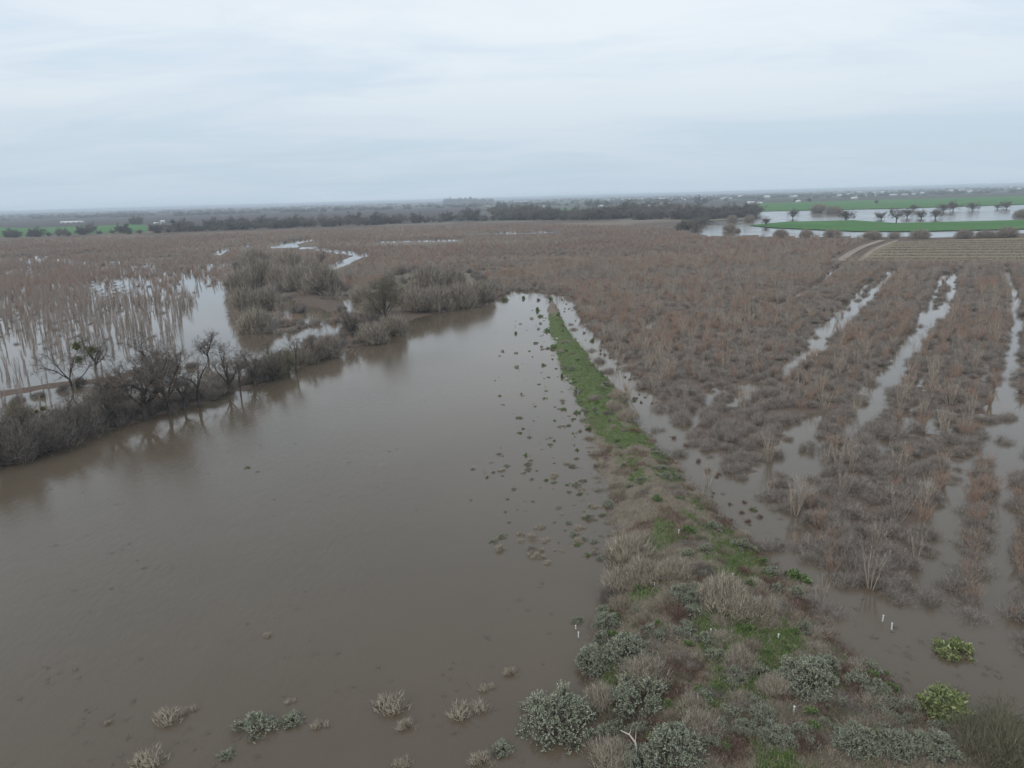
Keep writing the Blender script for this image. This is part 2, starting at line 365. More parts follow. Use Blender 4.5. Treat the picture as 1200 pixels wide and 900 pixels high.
GREENS = [poly(a) for a in ([(628, 362), (668, 376), (702, 424), (744, 480), (754, 498), (684, 498), (656, 440), (640, 400)], [(696, 498), (752, 500), (768, 526), (722, 538), (700, 520)],
    [(842, 668), (882, 664), (892, 684), (862, 698), (836, 690)], [(792, 612), (826, 610), (836, 636), (806, 640)], [(780, 560), (800, 558), (812, 580), (792, 584)], [(800, 652), (822, 648), (834, 668), (812, 676)], [(852, 742), (878, 748), (874, 768), (848, 760)], [(760, 536), (778, 534), (800, 566), (784, 572)], [(800, 590), (824, 590), (832, 606), (812, 612)], [(760, 470), (764, 476), (762, 480), (756, 476)], [(745, 560), (760, 558), (766, 580), (750, 584)], [(842, 700), (872, 704), (880, 724), (850, 722)], [(930, 760), (948, 758), (950, 778), (934, 778)])]
def green_mask(P):
    n = fbm(P[:, 0]*0.5, P[:, 1]*0.5, 31)-0.5; g = np.zeros(len(P))
    for pl in GREENS: g = np.maximum(g, sstep(-0.5, 0.8, sdist(P, pl)+4.5*n-0.2))
    lv = sdist(P, LEVEE)
    g = np.maximum(g, 0.85*sstep(0.54, 0.68, fbm(P[:, 0]*0.33+9, P[:, 1]*0.22, 77))*(lv > 1.0)*(P[:, 1] < 90))
    return g
def red_mask(P):
    lv = sdist(P, LEVEE); e = linedist(P, poly([(660, 375), (700, 425), (740, 478), (785, 530), (835, 585), (890, 640), (950, 705), (1010, 765), (1085, 832)]))
    n = fbm(P[:, 0]*0.3, P[:, 1]*0.3, 55)
    return np.maximum(sstep(2.3, 0.8, e+2.5*(n-0.5)), 0.8*sstep(0.60, 0.68, n))*(lv > -0.4)
# one sheet from under the drone to the horizon
uu = np.linspace(-0.97, 0.97, 620); inv = np.linspace(1/21.0, 1/15000.0, 540)
dd = 1/inv; dd = np.concatenate([[2.0, 10.0, 16.0], dd])
D_, U_ = np.meshgrid(dd, uu, indexing='ij'); X_ = U_*(D_+26); P_ = np.stack([X_.ravel(), D_.ravel()], 1)
Hg = np.full(len(P_), 0.30); near = P_[:, 1] < 1400; Hg[near] = land_height(P_[near])
def grid_faces(nr, nc):
    i = np.arange(nr-1)[:, None]*nc+np.arange(nc-1)[None]; return np.stack([i, i+1, i+nc+1, i+nc], -1).reshape(-1, 4)
ground = mesh_obj('ground', np.column_stack([P_, Hg]), grid_faces(len(dd), len(uu)), M['ground'], smooth=True)
tag(ground, kind='structure')
cov = np.tile(SOIL, (len(P_), 1)); xx, yy = P_[:, 0], P_[:, 1]
f = fbm(xx*0.02, yy*0.02, 5)[:, None]; cov = cov*(1-f)+np.array([0.150, 0.108, 0.086])*f
k = (0.8*sstep(0.50, 0.66, fbm(xx*0.010, yy*0.016, 205, 4))*(yy > 230)*(yy < 900))[:, None]; cov = cov*(1-k)+np.array([0.225, 0.195, 0.155])*k
lvs = sdist(P_, LEVEE); k = sstep(-1, 0.5, lvs)[:, None]; cov = cov*(1-k)+LIT*k
idx = np.where(lvs > -2)[0]; k = np.zeros(len(P_)); k[idx] = red_mask(P_[idx]); cov = cov*(1-0.75*k[:, None])+np.array([0.125, 0.075, 0.060])*0.75*k[:, None]
k = np.zeros(len(P_)); k[idx] = green_mask(P_[idx]); cov = cov*(1-0.9*k[:, None])+GREEN*0.9*k[:, None]
k = (sdist(P_, PENIN) > 0)[:, None]; cov = np.where(k, FIELD, cov)
k = sstep(-0.02, -0.25, Hg)[:, None]; cov = cov*(1-k)+MUD*k
k = ((yy > 900))[:, None]; cov = np.where(k, np.array([0.105, 0.098, 0.082])+0.05*(fbm(xx*0.002, yy*0.001, 8)[:, None]-0.5), cov)
ca = ground.data.attributes.new('cover', 'FLOAT_COLOR', 'POINT'); ca.data.foreach_set('color', np.column_stack([cov, np.ones(len(cov))]).astype(np.float32).ravel())
def ground_z(x, y): return float(land_height(np.array([[x, y]]))[0])
def GZ(P): return land_height(P)

# water: one level sheet; land stands up through it
uw = np.linspace(-0.95, 0.95, 90); dw = np.concatenate([[3.0, 12.0], 1/np.linspace(1/20.0, 1/1390.0, 150)])
D2, U2 = np.meshgrid(dw, uw, indexing='ij'); PW = np.stack([(U2*(D2+25)).ravel(), D2.ravel()], 1)
water = mesh_obj('flood_water', np.column_stack([PW, np.zeros(len(PW))]), grid_faces(len(dw), len(uw)), M['water'], smooth=True)
tag(water, kind='structure')
rp = 0.04+0.96*sstep(2, 22, sdist(PW, POND)); rp = np.maximum(rp, 0.6*(sdist(PW, FARLAKE) > 0)); rp = np.maximum(rp, 0.45*(sdist(PW, CHANNEL) > 1))
ra = water.data.attributes.new('ripple', 'FLOAT', 'POINT'); ra.data.foreach_set('value', rp.astype(np.float32))

# far fields, tracks: thin sheets laid on the flat land
def sheet(name, pts, mat, z, world=False):
    pl = np.array(pts) if world else poly(pts)
    n = len(pl); a = sum(pl[i][0]*pl[(i+1) % n][1]-pl[(i+1) % n][0]*pl[i][1] for i in range(n))
    if a < 0: pl = pl[::-1]
    o = mesh_obj(name, [(q[0], q[1], z) for q in pl], [list(range(n))], mat); return tag(o, kind='structure')
def field_mat(name, c0, c1, rowang, rowscale, rowamt=0.25):
    m, t, p = new_mat(name); geo = N(t, 'ShaderNodeNewGeometry')
    mp = N(t, 'ShaderNodeMapping'); V(mp, 'Rotation', (0, 0, rowang)); Lk(t, geo.outputs['Position'], mp.inputs[0])
    w = N(t, 'ShaderNodeTexNoise'); V(w, 'Scale', 0.02); V(w, 'Detail', 5); Lk(t, geo.outputs['Position'], w.inputs['Vector'])
    mp2 = N(t, 'ShaderNodeMapping'); V(mp2, 'Scale', (rowscale, rowscale*0.03, 1)); Lk(t, mp.outputs[0], mp2.inputs[0])
    r = N(t, 'ShaderNodeTexNoise'); V(r, 'Scale', 1.0); V(r, 'Detail', 2); Lk(t, mp2.outputs[0], r.inputs['Vector'])
    ff = mathn(t, 'ADD', mathn(t, 'MULTIPLY', w.outputs[0], 1-rowamt), mathn(t, 'MULTIPLY', r.outputs[0], rowamt))
    mr_ = N(t, 'ShaderNodeMapRange'); V(mr_, 1, 0.33); V(mr_, 2, 0.67); Lk(t, ff, mr_.inputs[0])
    Lk(t, mixc(t, mr_.outputs[0], c0, c1), p.inputs['Base Color']); V(p, 'Roughness', 0.95); V(p, 'Specular IOR Level', 0.1); return m
FM = {'green': field_mat('winter_wheat', (0.050, 0.145, 0.035), (0.085, 0.195, 0.055), 0.2, 0.05),
      'fallow': field_mat('bare_orchard_floor', (0.062, 0.050, 0.048), (0.088, 0.070, 0.064), 0.3, 0.12, 0.5),
      'tan': field_mat('dry_field', (0.16, 0.135, 0.10), (0.20, 0.17, 0.13), 0.1, 0.05),
      'dull': field_mat('dull_green_field', (0.070, 0.100, 0.055), (0.095, 0.125, 0.07), 0.4, 0.03),
      'track': field_mat('dirt_track', (0.24, 0.20, 0.16), (0.33, 0.28, 0.225), 0.5, 0.9)}
for nm, pts, z in (
    ('green', [(-200, 272), (-200, 268.5), (28, 263.0), (150, 261), (172, 265), (172, 272.5), (90, 274.5), (0, 278)], 0.50),
    ('fallow', [(-200, 262.5), (-200, 257), (0, 253.8), (200, 249.5), (360, 246.8), (560, 242.3), (572, 247), (500, 256), (360, 265), (205, 270), (190, 262), (140, 264), (30, 267.5)], 0.60),
    ('dull', [(300, 246.2), (420, 243.4), (560, 239.4), (570, 241.8), (420, 246), (310, 249)], 0.70),
    ('green', [(582, 246.5), (640, 245), (760, 244), (760, 252), (640, 253.5), (582, 252.5)], 0.50),
    ('green', [(882, 238.6), (1000, 235.4), (1200, 229.8), (1500, 221.5), (1500, 230), (1200, 239.8), (1040, 244.8), (886, 248)], 0.50),
    ('fallow', [(800, 236.5), (900, 232.6), (1200, 225.2), (1500, 217.4), (1500, 220.2), (1200, 228.6), (900, 236.2), (800, 239.5)], 0.60),
    ('dull', [(590, 240), (760, 235.2), (1000, 230.0), (1000, 231.0), (800, 236), (600, 242.4)], 0.70),
    ('tan', [(420, 241.8), (520, 239.4), (540, 239.6), (430, 242.6)], 0.9),
    ):
    sheet({'green': 'green_field', 'fallow': 'orchard_floor', 'dull': 'pasture', 'tan': 'stubble_field'}[nm], pts, FM[nm], z)
tag(mesh_obj('green_field', [(q[0], q[1], 0.45) for q in PENIN] if sum(PENIN[i][0]*PENIN[(i+1) % len(PENIN)][1]-PENIN[(i+1) % len(PENIN)][0]*PENIN[i][1] for i in range(len(PENIN))) > 0 else [(q[0], q[1], 0.45) for q in PENIN[::-1]], [list(range(len(PENIN)))], FM['green']), kind='structure')
def ribbon(name, pl, w, z, mat):
    pl = np.asarray(pl); tg = np.gradient(pl, axis=0); tg /= np.linalg.norm(tg, axis=1, keepdims=True); nn = np.stack([-tg[:, 1], tg[:, 0]], 1)
    vv = np.concatenate([np.column_stack([pl+nn*w, np.full(len(pl), z)]), np.column_stack([pl-nn*w, np.full(len(pl), z)])])
    n = len(pl); return tag(mesh_obj(name, vv, [[i+n, i+n+1, i+1, i] for i in range(n-1)], mat), kind='structure')
def dense(pl, n=24):
    pl = np.asarray(pl); s = np.linspace(0, len(pl)-1, n); i = np.minimum(s.astype(int), len(pl)-2); f = (s-i)[:, None]; return pl[i]*(1-f)+pl[i+1]*f
off = np.array([2.6, -1.2])
ribbon('dirt_track', dense(TRACK), 1.7, 0.56, FM['track'])
ribbon('dirt_track', dense(TRACK+np.array([7.5, -2.0])), 0.9, 0.56, FM['track'])
ribbon('dirt_track', dense(CROSS[2:]), 1.6, 0.54, FM['track'])
ribbon('dirt_track', dense(CROSS[:3]), 0.8, 0.52, FM['track'])
ribbon('farm_road', dense(poly([(579, 254), (577, 249), (574, 244), (571, 240)])), 7, 1.0, FM['track'])

# ------------------------------------------------------------------ plant prototypes
def stems_shrub(n_stem, H, fan, n_twig, w_stem, w_twig, twig_len, z0=0.15, droop=0.0, base=0.25, side=0.45):
    """multi-stemmed plant: bent stems from one base, each carrying rising side twigs"""
    mb = MB(); a = RNG.uniform(0, 6.283, n_stem); tilt = fan*np.sqrt(RNG.uniform(0.02, 1, n_stem)); hh = H*RNG.uniform(0.62, 1.0, n_stem)
    dirh = np.stack([np.cos(a), np.sin(a), 0*a], 1)
    P0 = dirh*base*RNG.uniform(0, 1, (n_stem, 1))-np.array([0, 0, 0.25]); 
    P1 = P0+dirh*(tilt*hh*0.35)[:, None]+np.array([0, 0, 1])*(hh*0.5)[:, None]+RNG.normal(0, 0.03*H, (n_stem, 3))*[1, 1, 0.3]
    P2 = P1+dirh*(tilt*hh*0.55)[:, None]+np.array([0, 0, 1])*(hh*0.5)[:, None]+RNG.normal(0, 0.04*H, (n_stem, 3))*[1, 1, 0.3]
    rods(mb, P0, P1, w_stem, w_stem*0.65); spikes(mb, P1, P2, w_stem*0.62)
    k = RNG.integers(0, n_stem, n_twig); s = z0+(1-z0)*RNG.uniform(0, 0.97, n_twig)**0.85; s = s[:, None]
    B = np.where(s < 0.5, P0[k]+(P1[k]-P0[k])*s*2, P1[k]+(P2[k]-P1[k])*(s-0.5)*2)
    D = rdir(n_twig, 0.0, 0.6)*side+np.array([0, 0, 1.0-droop])+dirh[k]*side*0.5; D /= np.linalg.norm(D, axis=1, keepdims=True)
    spikes(mb, B, B+D*(twig_len*RNG.uniform(0.45, 1.1, n_twig)*(1.15-0.5*s[:, 0]))[:, None], w_twig*RNG.uniform(0.7, 1.2, n_twig))
    return mb
def dome_twigs(R, H, n, w, ln, clumps=14, up=0.5, inner=0.25):
    """dense dome of fine twigs in overlapping clumps, with a few real stems inside"""
    mb = MB(); cd = rdir(clumps, 0.05, 1.0); cr = RNG.uniform(0.45, 0.75, (clumps, 1)); C = cd*cr*[R, R, H]*0.9; rs = RNG.uniform(0.32, 0.55, clumps)
    k = RNG.integers(0, clumps, n); d = rdir(n, -0.25, 1.0); q = RNG.uniform(inner, 1.0, (n, 1))**0.6
    P = C[k]+d*q*rs[k][:, None]*[R, R, H]; P[:, 2] = np.abs(P[:, 2])*0.95+0.02*H
    D = d*0.7+rdir(n)*0.5+np.array([0, 0, up]); D /= np.linalg.norm(D, axis=1, keepdims=True)
    Lr = ln*RNG.uniform(0.5, 1.2, n)
    spikes(mb, P-D*(Lr*0.5)[:, None], P+D*(Lr*0.5)[:, None], w*RNG.uniform(0.7, 1.2, n))
    ns = clumps*3; kk = RNG.integers(0, clumps, ns); S0 = rdir(ns)*[0.12*R, 0.12*R, 0]-[0, 0, 0.2]; S1 = C[kk]*RNG.uniform(0.5, 1.1, (ns, 1))
    rods(mb, S0, S1, w*1.8, w*0.9)
    return mb
def leafy(R, H, n, ln, wd, clumps=26, mat='salt', up=0.55, name='saltbush', tightness=0.30):
    """leafy bush: sprays of small leaves at the ends of branches, gaps between the sprays"""
    root = empty(name); st = MB(); lf = MB()
    cd = rdir(clumps, 0.0, 1.0); cr = RNG.uniform(0.6, 0.88, (clumps, 1)); C = cd*cr*[R, R, H]; rs = RNG.uniform(0.7, 1.25, clumps)*tightness
    nb = n//7; k = RNG.integers(0, clumps, nb); d = rdir(nb, -0.35, 1.0); tip = C[k]+d*(rs[k]*RNG.uniform(0.3, 1.0, nb)**0.5)[:, None]*[R, R, H]; tip[:, 2] = np.maximum(np.abs(tip[:, 2]), 0.03*H)
    bd = d*0.8+cd[k]*0.7+np.array([0, 0, up])+rdir(nb)*0.3; bd /= np.linalg.norm(bd, axis=1, keepdims=True)
    i = np.repeat(np.arange(nb), 7); s = np.tile(np.linspace(0.1, 1, 7), nb)
    P = tip[i]-bd[i]*((1-s)*ln*1.7)[:, None]; D = bd[i]*0.75+rdir(len(i))*0.75
    leaves(lf, P, D, ln*RNG.uniform(0.6, 1.15, len(i)), wd*RNG.uniform(0.7, 1.2, len(i)))
    rods(st, np.tile([[0, 0, -0.2]], (clumps, 1))+rdir(clumps)*[0.1*R, 0.1*R, 0], C, 0.03, 0.015); spikes(st, C[k], tip, 0.010)
    lf.build('foliage', M[mat], root); st.build('stems', M['saltstem'], root)
    return root
def single(mb, name, mat): return mb.build(name, M[mat])

def big_tree(name, H, crown, trunk_h, r0, n_limb, seed, spread=0.75, twigs=3400, mist=0, twmat='twig', droop=0.0, lean=0.0, twig_len=0.8, tw=0.014, barkm='bark', ragged=0.25):
    """leafless tree: tapered trunk with limbs (part trunk), fine branching (part crown), optional mistletoe balls"""
    rs = np.random.default_rng(seed); root = empty(name); tr = MB(); cr = MB()
    def chain(mb, p, d, L, r_a, r_b, nseg, wob, k, grav=0.0):
        pts = [p.copy()]; 
        for i in range(nseg):
            d = d+rs.normal(0, wob, 3)+np.array([0, 0, grav]); d /= np.linalg.norm(d); p = p+d*L/nseg; pts.append(p.copy())
        pts = np.array(pts); rr = np.linspace(r_a, r_b, nseg+1)
        rods(mb, pts[:-1], pts[1:]+(pts[1:]-pts[:-1])*0.04, rr[:-1], rr[1:], k); return pts, d
    base = np.array([0, 0, -0.5]); d0 = np.array([lean, 0, 1.0]); d0 /= np.linalg.norm(d0)
    tp, dt = chain(tr, base, d0, trunk_h+0.5, r0, r0*0.72, 4, 0.06, 7)
    rods(tr, np.array([[0, 0, -0.5]]), np.array([[0, 0, 0.25]]), r0*1.5, r0*1.0, 7)
    L2 = []
    for i in range(n_limb):
        a = i*2.4+rs.uniform(-.4, .4); s = rs.uniform(spread*0.35, spread); d = np.array([math.cos(a)*s, math.sin(a)*s, 1.0-0.35*s]); d /= np.linalg.norm(d)
        st = tp[-1]*1.0 if i < 3 else tp[rs.integers(2, 5)]
        L = (H-trunk_h)*rs.uniform(0.62, 0.95)
        pts, d = chain(tr, st, d, L*0.8, r0*0.5, r0*0.14, 6, 0.16, 5, 0.03); L2.append((pts, L))
    tips = []
    for pts, L in L2:
        for j in range(9):
            q = rs.uniform(0.25, 1.0)*(len(pts)-1); i = min(int(q), len(pts)-2); p = pts[i]+(pts[i+1]-pts[i])*(q-i)
            d = rs.normal(0, 0.7, 3)+(pts[i+1]-pts[i])/np.linalg.norm(pts[i+1]-pts[i])*0.6+np.array([0, 0, 0.25-droop]); d /= np.linalg.norm(d)
            p2, d2 = chain(cr, p, d, L*rs.uniform(0.28, 0.55), r0*0.13, r0*0.05, 4, 0.2, 4, 0.02)
            for m in range(4):
                q2 = rs.uniform(0.3, 1.0)*(len(p2)-1); i2 = min(int(q2), len(p2)-2); pp = p2[i2]+(p2[i2+1]-p2[i2])*(q2-i2)
                d3 = rs.normal(0, 0.8, 3)+d2*0.5+np.array([0, 0, 0.15-droop]); d3 /= np.linalg.norm(d3)
                p3, _ = chain(cr, pp, d3, L*rs.uniform(0.14, 0.28), r0*0.05, r0*0.022, 3, 0.22, 3)
                tips.append(p3)
    T = np.array(tips); n = twigs; k = rs.integers(0, len(T), n); j = rs.integers(0, 3, n); f = rs.uniform(0, 1, (n, 1)); B = T[k, j]*(1-f)+T[k, j+1]*f
    D = rs.normal(0, 1, (n, 3))+np.array([0, 0, 0.35-droop]); D /= np.linalg.norm(D, axis=1, keepdims=True)
    if n: spikes(cr, B, B+D*(twig_len*rs.uniform(0.4, 1.1, n))[:, None], tw)
    tr.build('trunk', M[barkm], root); cr.build('crown', M[twmat], root)
    for i in range(mist):
        c = T[rs.integers(0, len(T))][-1]; mb = MB(); m = 420; dd_ = rdir(m); rr = RNG.uniform(0.05, 1.0, (m, 1))*rs.uniform(0.35, 0.65)*RNG.choice([0.7, 1.0, 1.5], (m, 1))
        leaves(mb, c+dd_*rr*[1, 1, 0.85], dd_+rdir(m)*0.6, RNG.uniform(0.16, 0.30, m), RNG.uniform(0.04, 0.07, m)); mb.build('mistletoe', M['mistletoe'], root)
    return root

PR = {}
PR['willow'] = [single(stems_shrub(16+5*i, 3.2, 0.42+0.08*i, 820, 0.020, 0.0105, 0.8, side=0.55), 'willow_sapling', 'willow') for i in range(4)]
PR['pale'] = [single(stems_shrub(7+4*i, 4.9, 0.26+0.06*i, 300, 0.036, 0.013, 0.9, z0=0.3, side=0.40), 'cottonwood_sapling', 'pale') for i in range(4)]
PR['thin'] = [single(stems_shrub(3+i, 5.2, 0.08, 330, 0.028, 0.0105, 0.95, z0=0.12, side=0.34), 'bare_sapling', 'bare') for i in range(4)]
PR['brush'] = [single(dome_twigs(1.9, 1.6, 800, 0.0135, 0.9, 18, up=0.5, inner=0.05), 'grey_brush', 'brush') for i in range(4)]
PR['thicket'] = [single(dome_twigs(4.2, 6.4, 3300, 0.042, 1.6, 34, up=0.9, inner=0.2), 'willow_thicket', 'thicket') for i in range(3)]
PR['bankthicket'] = [single(dome_twigs(4.0, 6.0, 5600, 0.021, 1.2, 34, up=0.6, inner=0.15), 'willow_thicket', 'bank') for i in range(3)]
PR['bankbrush'] = [single(dome_twigs(2.5, 3.0, 1100, 0.030, 1.15, 18, up=0.6, inner=0.1), 'bank_brush', 'bank') for i in range(3)]
PR['olive'] = [single(dome_twigs(3.0, 5.2, 2300, 0.034, 1.3, 20, up=0.5, inner=0.2), 'olive_willow', 'olive') for i in range(2)]
PR['salt'] = [leafy(1.05, 1.0, 14000, 0.068, 0.0115, 44+8*i, tightness=0.26) for i in range(3)]
PR['saltsmall'] = [leafy(0.55, 0.55, 3000, 0.060, 0.0105, 18, name='saltbush') for i in range(2)]
PR['dry'] = [single(dome_twigs(1.1, 1.15, 2300, 0.0095, 0.36, 40, up=0.8, inner=0.35), 'dry_shrub', 'dry') for i in range(3)]
PR['low'] = [single(dome_twigs(1.1, 0.8, 900, 0.0095, 0.50, 34, up=0.6, inner=0.05), nm_, mt_) for nm_, mt_ in (('dry_shrub', 'dry'), ('dry_shrub', 'brush'), ('dry_shrub', 'straw'), ('dry_shrub', 'redweed'), ('dry_shrub', 'olive'), ('dry_shrub', 'bank'))]
PR['weed'] = [leafy(0.5, 0.5, 1100, 0.13, 0.028, 12, 'weed', name='green_weed') for i in range(3)]
PR['lime'] = [leafy(1.0, 0.95, 3000, 0.17, 0.036, 22, 'lime', name='leafy_bush') for i in range(2)]
PR['waterbush'] = [single(dome_twigs(0.6, 0.62, 420, 0.0105, 0.30, 10, up=0.8), 'drowned_shrub', 'dry') for i in range(3)]
PR['sprig'] = [single(dome_twigs(0.6, 0.5, 150, 0.013, 0.30, 7, up=0.5), 'weed_sprig', 'bank') for i in range(2)]
PR['stalk'] = [single(dome_twigs(0.6, 0.75, 300, 0.012, 0.32, 8, up=0.9), 'dead_stalks', 'redweed') for i in range(3)]
PR['tuft'] = [leafy(0.42, 0.45, 620, 0.11, 0.024, 9, 'weed', name='water_tuft') for i in range(2)]

ANY = np.array
def inframe(x, y, z=1.5, pad=15):
    v = _cm.T @ np.array([x, y, z-CAMZ])
    if v[2] > -1: return False
    px = 600+FPX*v[0]/-v[2]; py = 450-FPX*v[1]/-v[2]
    return -pad < px < 1200+pad and -pad < py < 900+pad*2
def topx(P, z=0.0):
    Q = np.column_stack([P, np.full(len(P), z-CAMZ)]) @ _cm
    return 600+FPX*Q[:, 0]/-Q[:, 2], 450-FPX*Q[:, 1]/-Q[:, 2]

# ------------------------------------------------------------------ stuff made of copies (far plants past the 300 nearest)
def scatter(name, protos, P, Z, rot, scl, idx, label, cat):
    o = mesh_obj(name, np.column_stack([P, Z]), np.zeros((0, 3), int), None)
    me = o.data
    a = me.attributes.new('rot', 'FLOAT_VECTOR', 'POINT'); a.data.foreach_set('vector', rot.astype(np.float32).ravel())
    a = me.attributes.new('scl', 'FLOAT_VECTOR', 'POINT'); a.data.foreach_set('vector', scl.astype(np.float32).ravel())
    a = me.attributes.new('idx', 'INT', 'POINT'); a.data.foreach_set('value', idx.astype(np.int32))
    ng = bpy.data.node_groups.new(name, 'GeometryNodeTree')
    ng.interface.new_socket('Geometry', in_out='INPUT', socket_type='NodeSocketGeometry'); ng.interface.new_socket('Geometry', in_out='OUTPUT', socket_type='NodeSocketGeometry')
    gi = ng.nodes.new('NodeGroupInput'); go = ng.nodes.new('NodeGroupOutput'); jn = ng.nodes.new('GeometryNodeJoinGeometry')
    def attr(nm, ty):
        n = ng.nodes.new('GeometryNodeInputNamedAttribute'); n.data_type = ty; n.inputs[0].default_value = nm; return n.outputs[0]
    ra_, sa_, ia_ = attr('rot', 'FLOAT_VECTOR'), attr('scl', 'FLOAT_VECTOR'), attr('idx', 'INT')
    for k, pr in enumerate(protos):
        oi = ng.nodes.new('GeometryNodeObjectInfo'); oi.inputs['Object'].default_value = pr; oi.transform_space = 'ORIGINAL'; oi.inputs['As Instance'].default_value = True
        cmp_ = ng.nodes.new('FunctionNodeCompare'); cmp_.data_type = 'INT'; cmp_.operation = 'EQUAL'
        ng.links.new(ia_, cmp_.inputs[2]); cmp_.inputs[3].default_value = k
        ip = ng.nodes.new('GeometryNodeInstanceOnPoints')
        ng.links.new(gi.outputs[0], ip.inputs['Points']); ng.links.new(cmp_.outputs[0], ip.inputs['Selection']); ng.links.new(oi.outputs['Geometry'], ip.inputs['Instance'])
        e2r = ng.nodes.new('FunctionNodeEulerToRotation'); ng.links.new(ra_, e2r.inputs[0])
        ng.links.new(e2r.outputs[0], ip.inputs['Rotation']); ng.links.new(sa_, ip.inputs['Scale'])
        ng.links.new(ip.outputs[0], jn.inputs[0])
    ng.links.new(jn.outputs[0], go.inputs[0])
    md = o.modifiers.new('plants', 'NODES'); md.node_group = ng
    return tag(o, label, cat, kind='stuff')
def zone(q):
    if inside(q[None], LEFTFLOOD)[0]:
        px = topx(q[None])[0][0]; d = math.hypot(*q)
        return (', front rows' if d < 150 else ', middle rows' if d < 190 else ', back rows')+(' at the left picture edge' if px < 70 else ' behind the mistletoe tree' if px < 140 else ' behind the largest bank oak' if px < 215 else ' beside the open lane')
    rc = q[0]*math.cos(ROWDIR)-q[1]*math.sin(ROWDIR); d = math.hypot(*q)
    a = ' towards the camera' if d < 85 else (' midway back' if d < 125 else ' further back')
    if rc < -45: return ' beside the levee channel'+a
    if rc < -25: return ' just left of the first flooded gap'+a
    if rc < -8.5: return ' between the first and second flooded gaps'+a
    if rc < 4: return ' between the second and third flooded gaps'+a
    return ' right of the third flooded gap'+a
def populate(kind, P, S, label, cat, group, stuff_name, stuff_label, nind=300, zoff=0.0):
    """the nearest nind plants in view as objects of their own, the others as one mass"""
    Z = np.maximum(GZ(P), -0.45)+zoff; d = np.hypot(P[:, 0], P[:, 1]); order = np.argsort(d)
    vis = [i for i in order if d[i] < 260 and inframe(P[i, 0], P[i, 1])][:nind]
    m = np.ones(len(P), bool); m[vis] = False
    prs = PR[kind]
    for j, i in enumerate(vis):
        s = S[i]; lb_ = label+zone(P[i]) ; place(prs[j % len(prs)], P[i, 0], P[i, 1], Z[i], random.uniform(0, 6.28), (s*random.uniform(.85, 1.15), s*random.uniform(.85, 1.15), s*random.uniform(.85, 1.15)), lb_, cat, group)
    if m.sum():
        n = m.sum(); rot = np.column_stack([RNG.normal(0, 0.05, n), RNG.normal(0, 0.05, n), RNG.uniform(0, 6.28, n)])
        scl = S[m][:, None]*RNG.uniform(0.82, 1.18, (n, 3)); scatter(stuff_name, prs, P[m], Z[m], rot, scl, RNG.integers(0, len(prs), n), stuff_label, cat)

def rows(ang, sp_row, sp_in, ymin, ymax, xlim, jit):
    c, s = math.cos(ang), math.sin(ang); R_ = 1000
    A = np.arange(-R_, R_, sp_row); B = np.arange(-R_, R_, sp_in); a, b = np.meshgrid(A, B, indexing='ij')
    a = a+RNG.normal(0, jit*sp_row, a.shape); b = b+RNG.normal(0, 0.3*sp_in, b.shape)
    P = np.stack([a.ravel()*c+b.ravel()*s, -a.ravel()*s+b.ravel()*c], 1)
    m = (P[:, 1] > ymin) & (P[:, 1] < ymax) & (np.abs(P[:, 0]) < (P[:, 1]+25)*xlim); return P[m]
MAIN = poly([(-300, 293), (0, 283), (200, 277.5), (400, 268.5), (600, 263.5), (780, 267.5), (806, 275), (830, 280), (1000, 280.5), (1020, 283), (980, 306), (990, 309), (1200, 309.5), (1500, 310), (1800, 420), (1700, 900), (900, 900), (600, 500), (-300, 700)])
def not_in(P, pads=True, chan=1.0, brush=False):
    m = inside(P, MAIN)
    for pl, e in ((POND, 0.5), (CHANNEL, -0.9), (LEVEE, 0.5), (LEFTFLOOD, 0.0)): m &= sdist(P, pl) < -e
    for pl in ISLES: m &= ~inside(P, pl)
    for pl, w in CHANS: m &= linedist(P, pl)+1.2*(fbm(P[:, 0]*0.4, P[:, 1]*0.4, 71, 2)-0.5) > w*chan*1.05
    for pl, w in STRIPS:                                                # the land in front of the flooded tracks is open too
        m &= linedist(P, pl) > w*0.9
        for o_ in (0.35, 0.7, 1.0):
            q = pl*(1-o_*0.055*np.clip(np.linalg.norm(pl, axis=1, keepdims=True)/300, 0.5, 2)); m &= linedist(P, q) > w*1.0
    for pl, w in ((TRACK, 4.5), (CROSS, 1.8)): m &= linedist(P, pl) > w
    return m
P = rows(ROWDIR, 2.6, 1.9, 42, 330, 0.95, 0.16); P = P[not_in(P)]
Pf = rows(ROWDIR, 4.4, 3.6, 330, 760, 0.95, 0.2); Pf = Pf[not_in(Pf)]
def species(P):
    n = fbm(P[:, 0]*0.035, P[:, 1]*0.035, 91, 3); n2 = fbm(P[:, 0]*0.12+7, P[:, 1]*0.12, 47, 3); return n, n2
n, n2 = species(P); r = RNG.uniform(0, 1, len(P))
pw = np.clip(0.46+2.6*(n-0.5)+1.8*(n2-0.5), 0.06, 0.9)*(0.45+0.55*sstep(70, 150, P[:, 1])); isw = r < pw*0.75
isp = (~isw) & (r < pw*0.75+0.20*np.clip(1.0+3*(n2-0.5), 0.2, 2))
nf, n2f = species(Pf); rf = RNG.uniform(0, 1, len(Pf)); keepf = rf < np.clip(0.35+2.6*(fbm(Pf[:, 0]*0.018, Pf[:, 1]*0.011, 133, 3)-0.28), 0.25, 0.97); iswf = keepf & (rf < 0.22+1.1*(nf-0.25)); ispf = keepf & ~iswf & (rf > 0.45); isbf = keepf & ~iswf & ~ispf
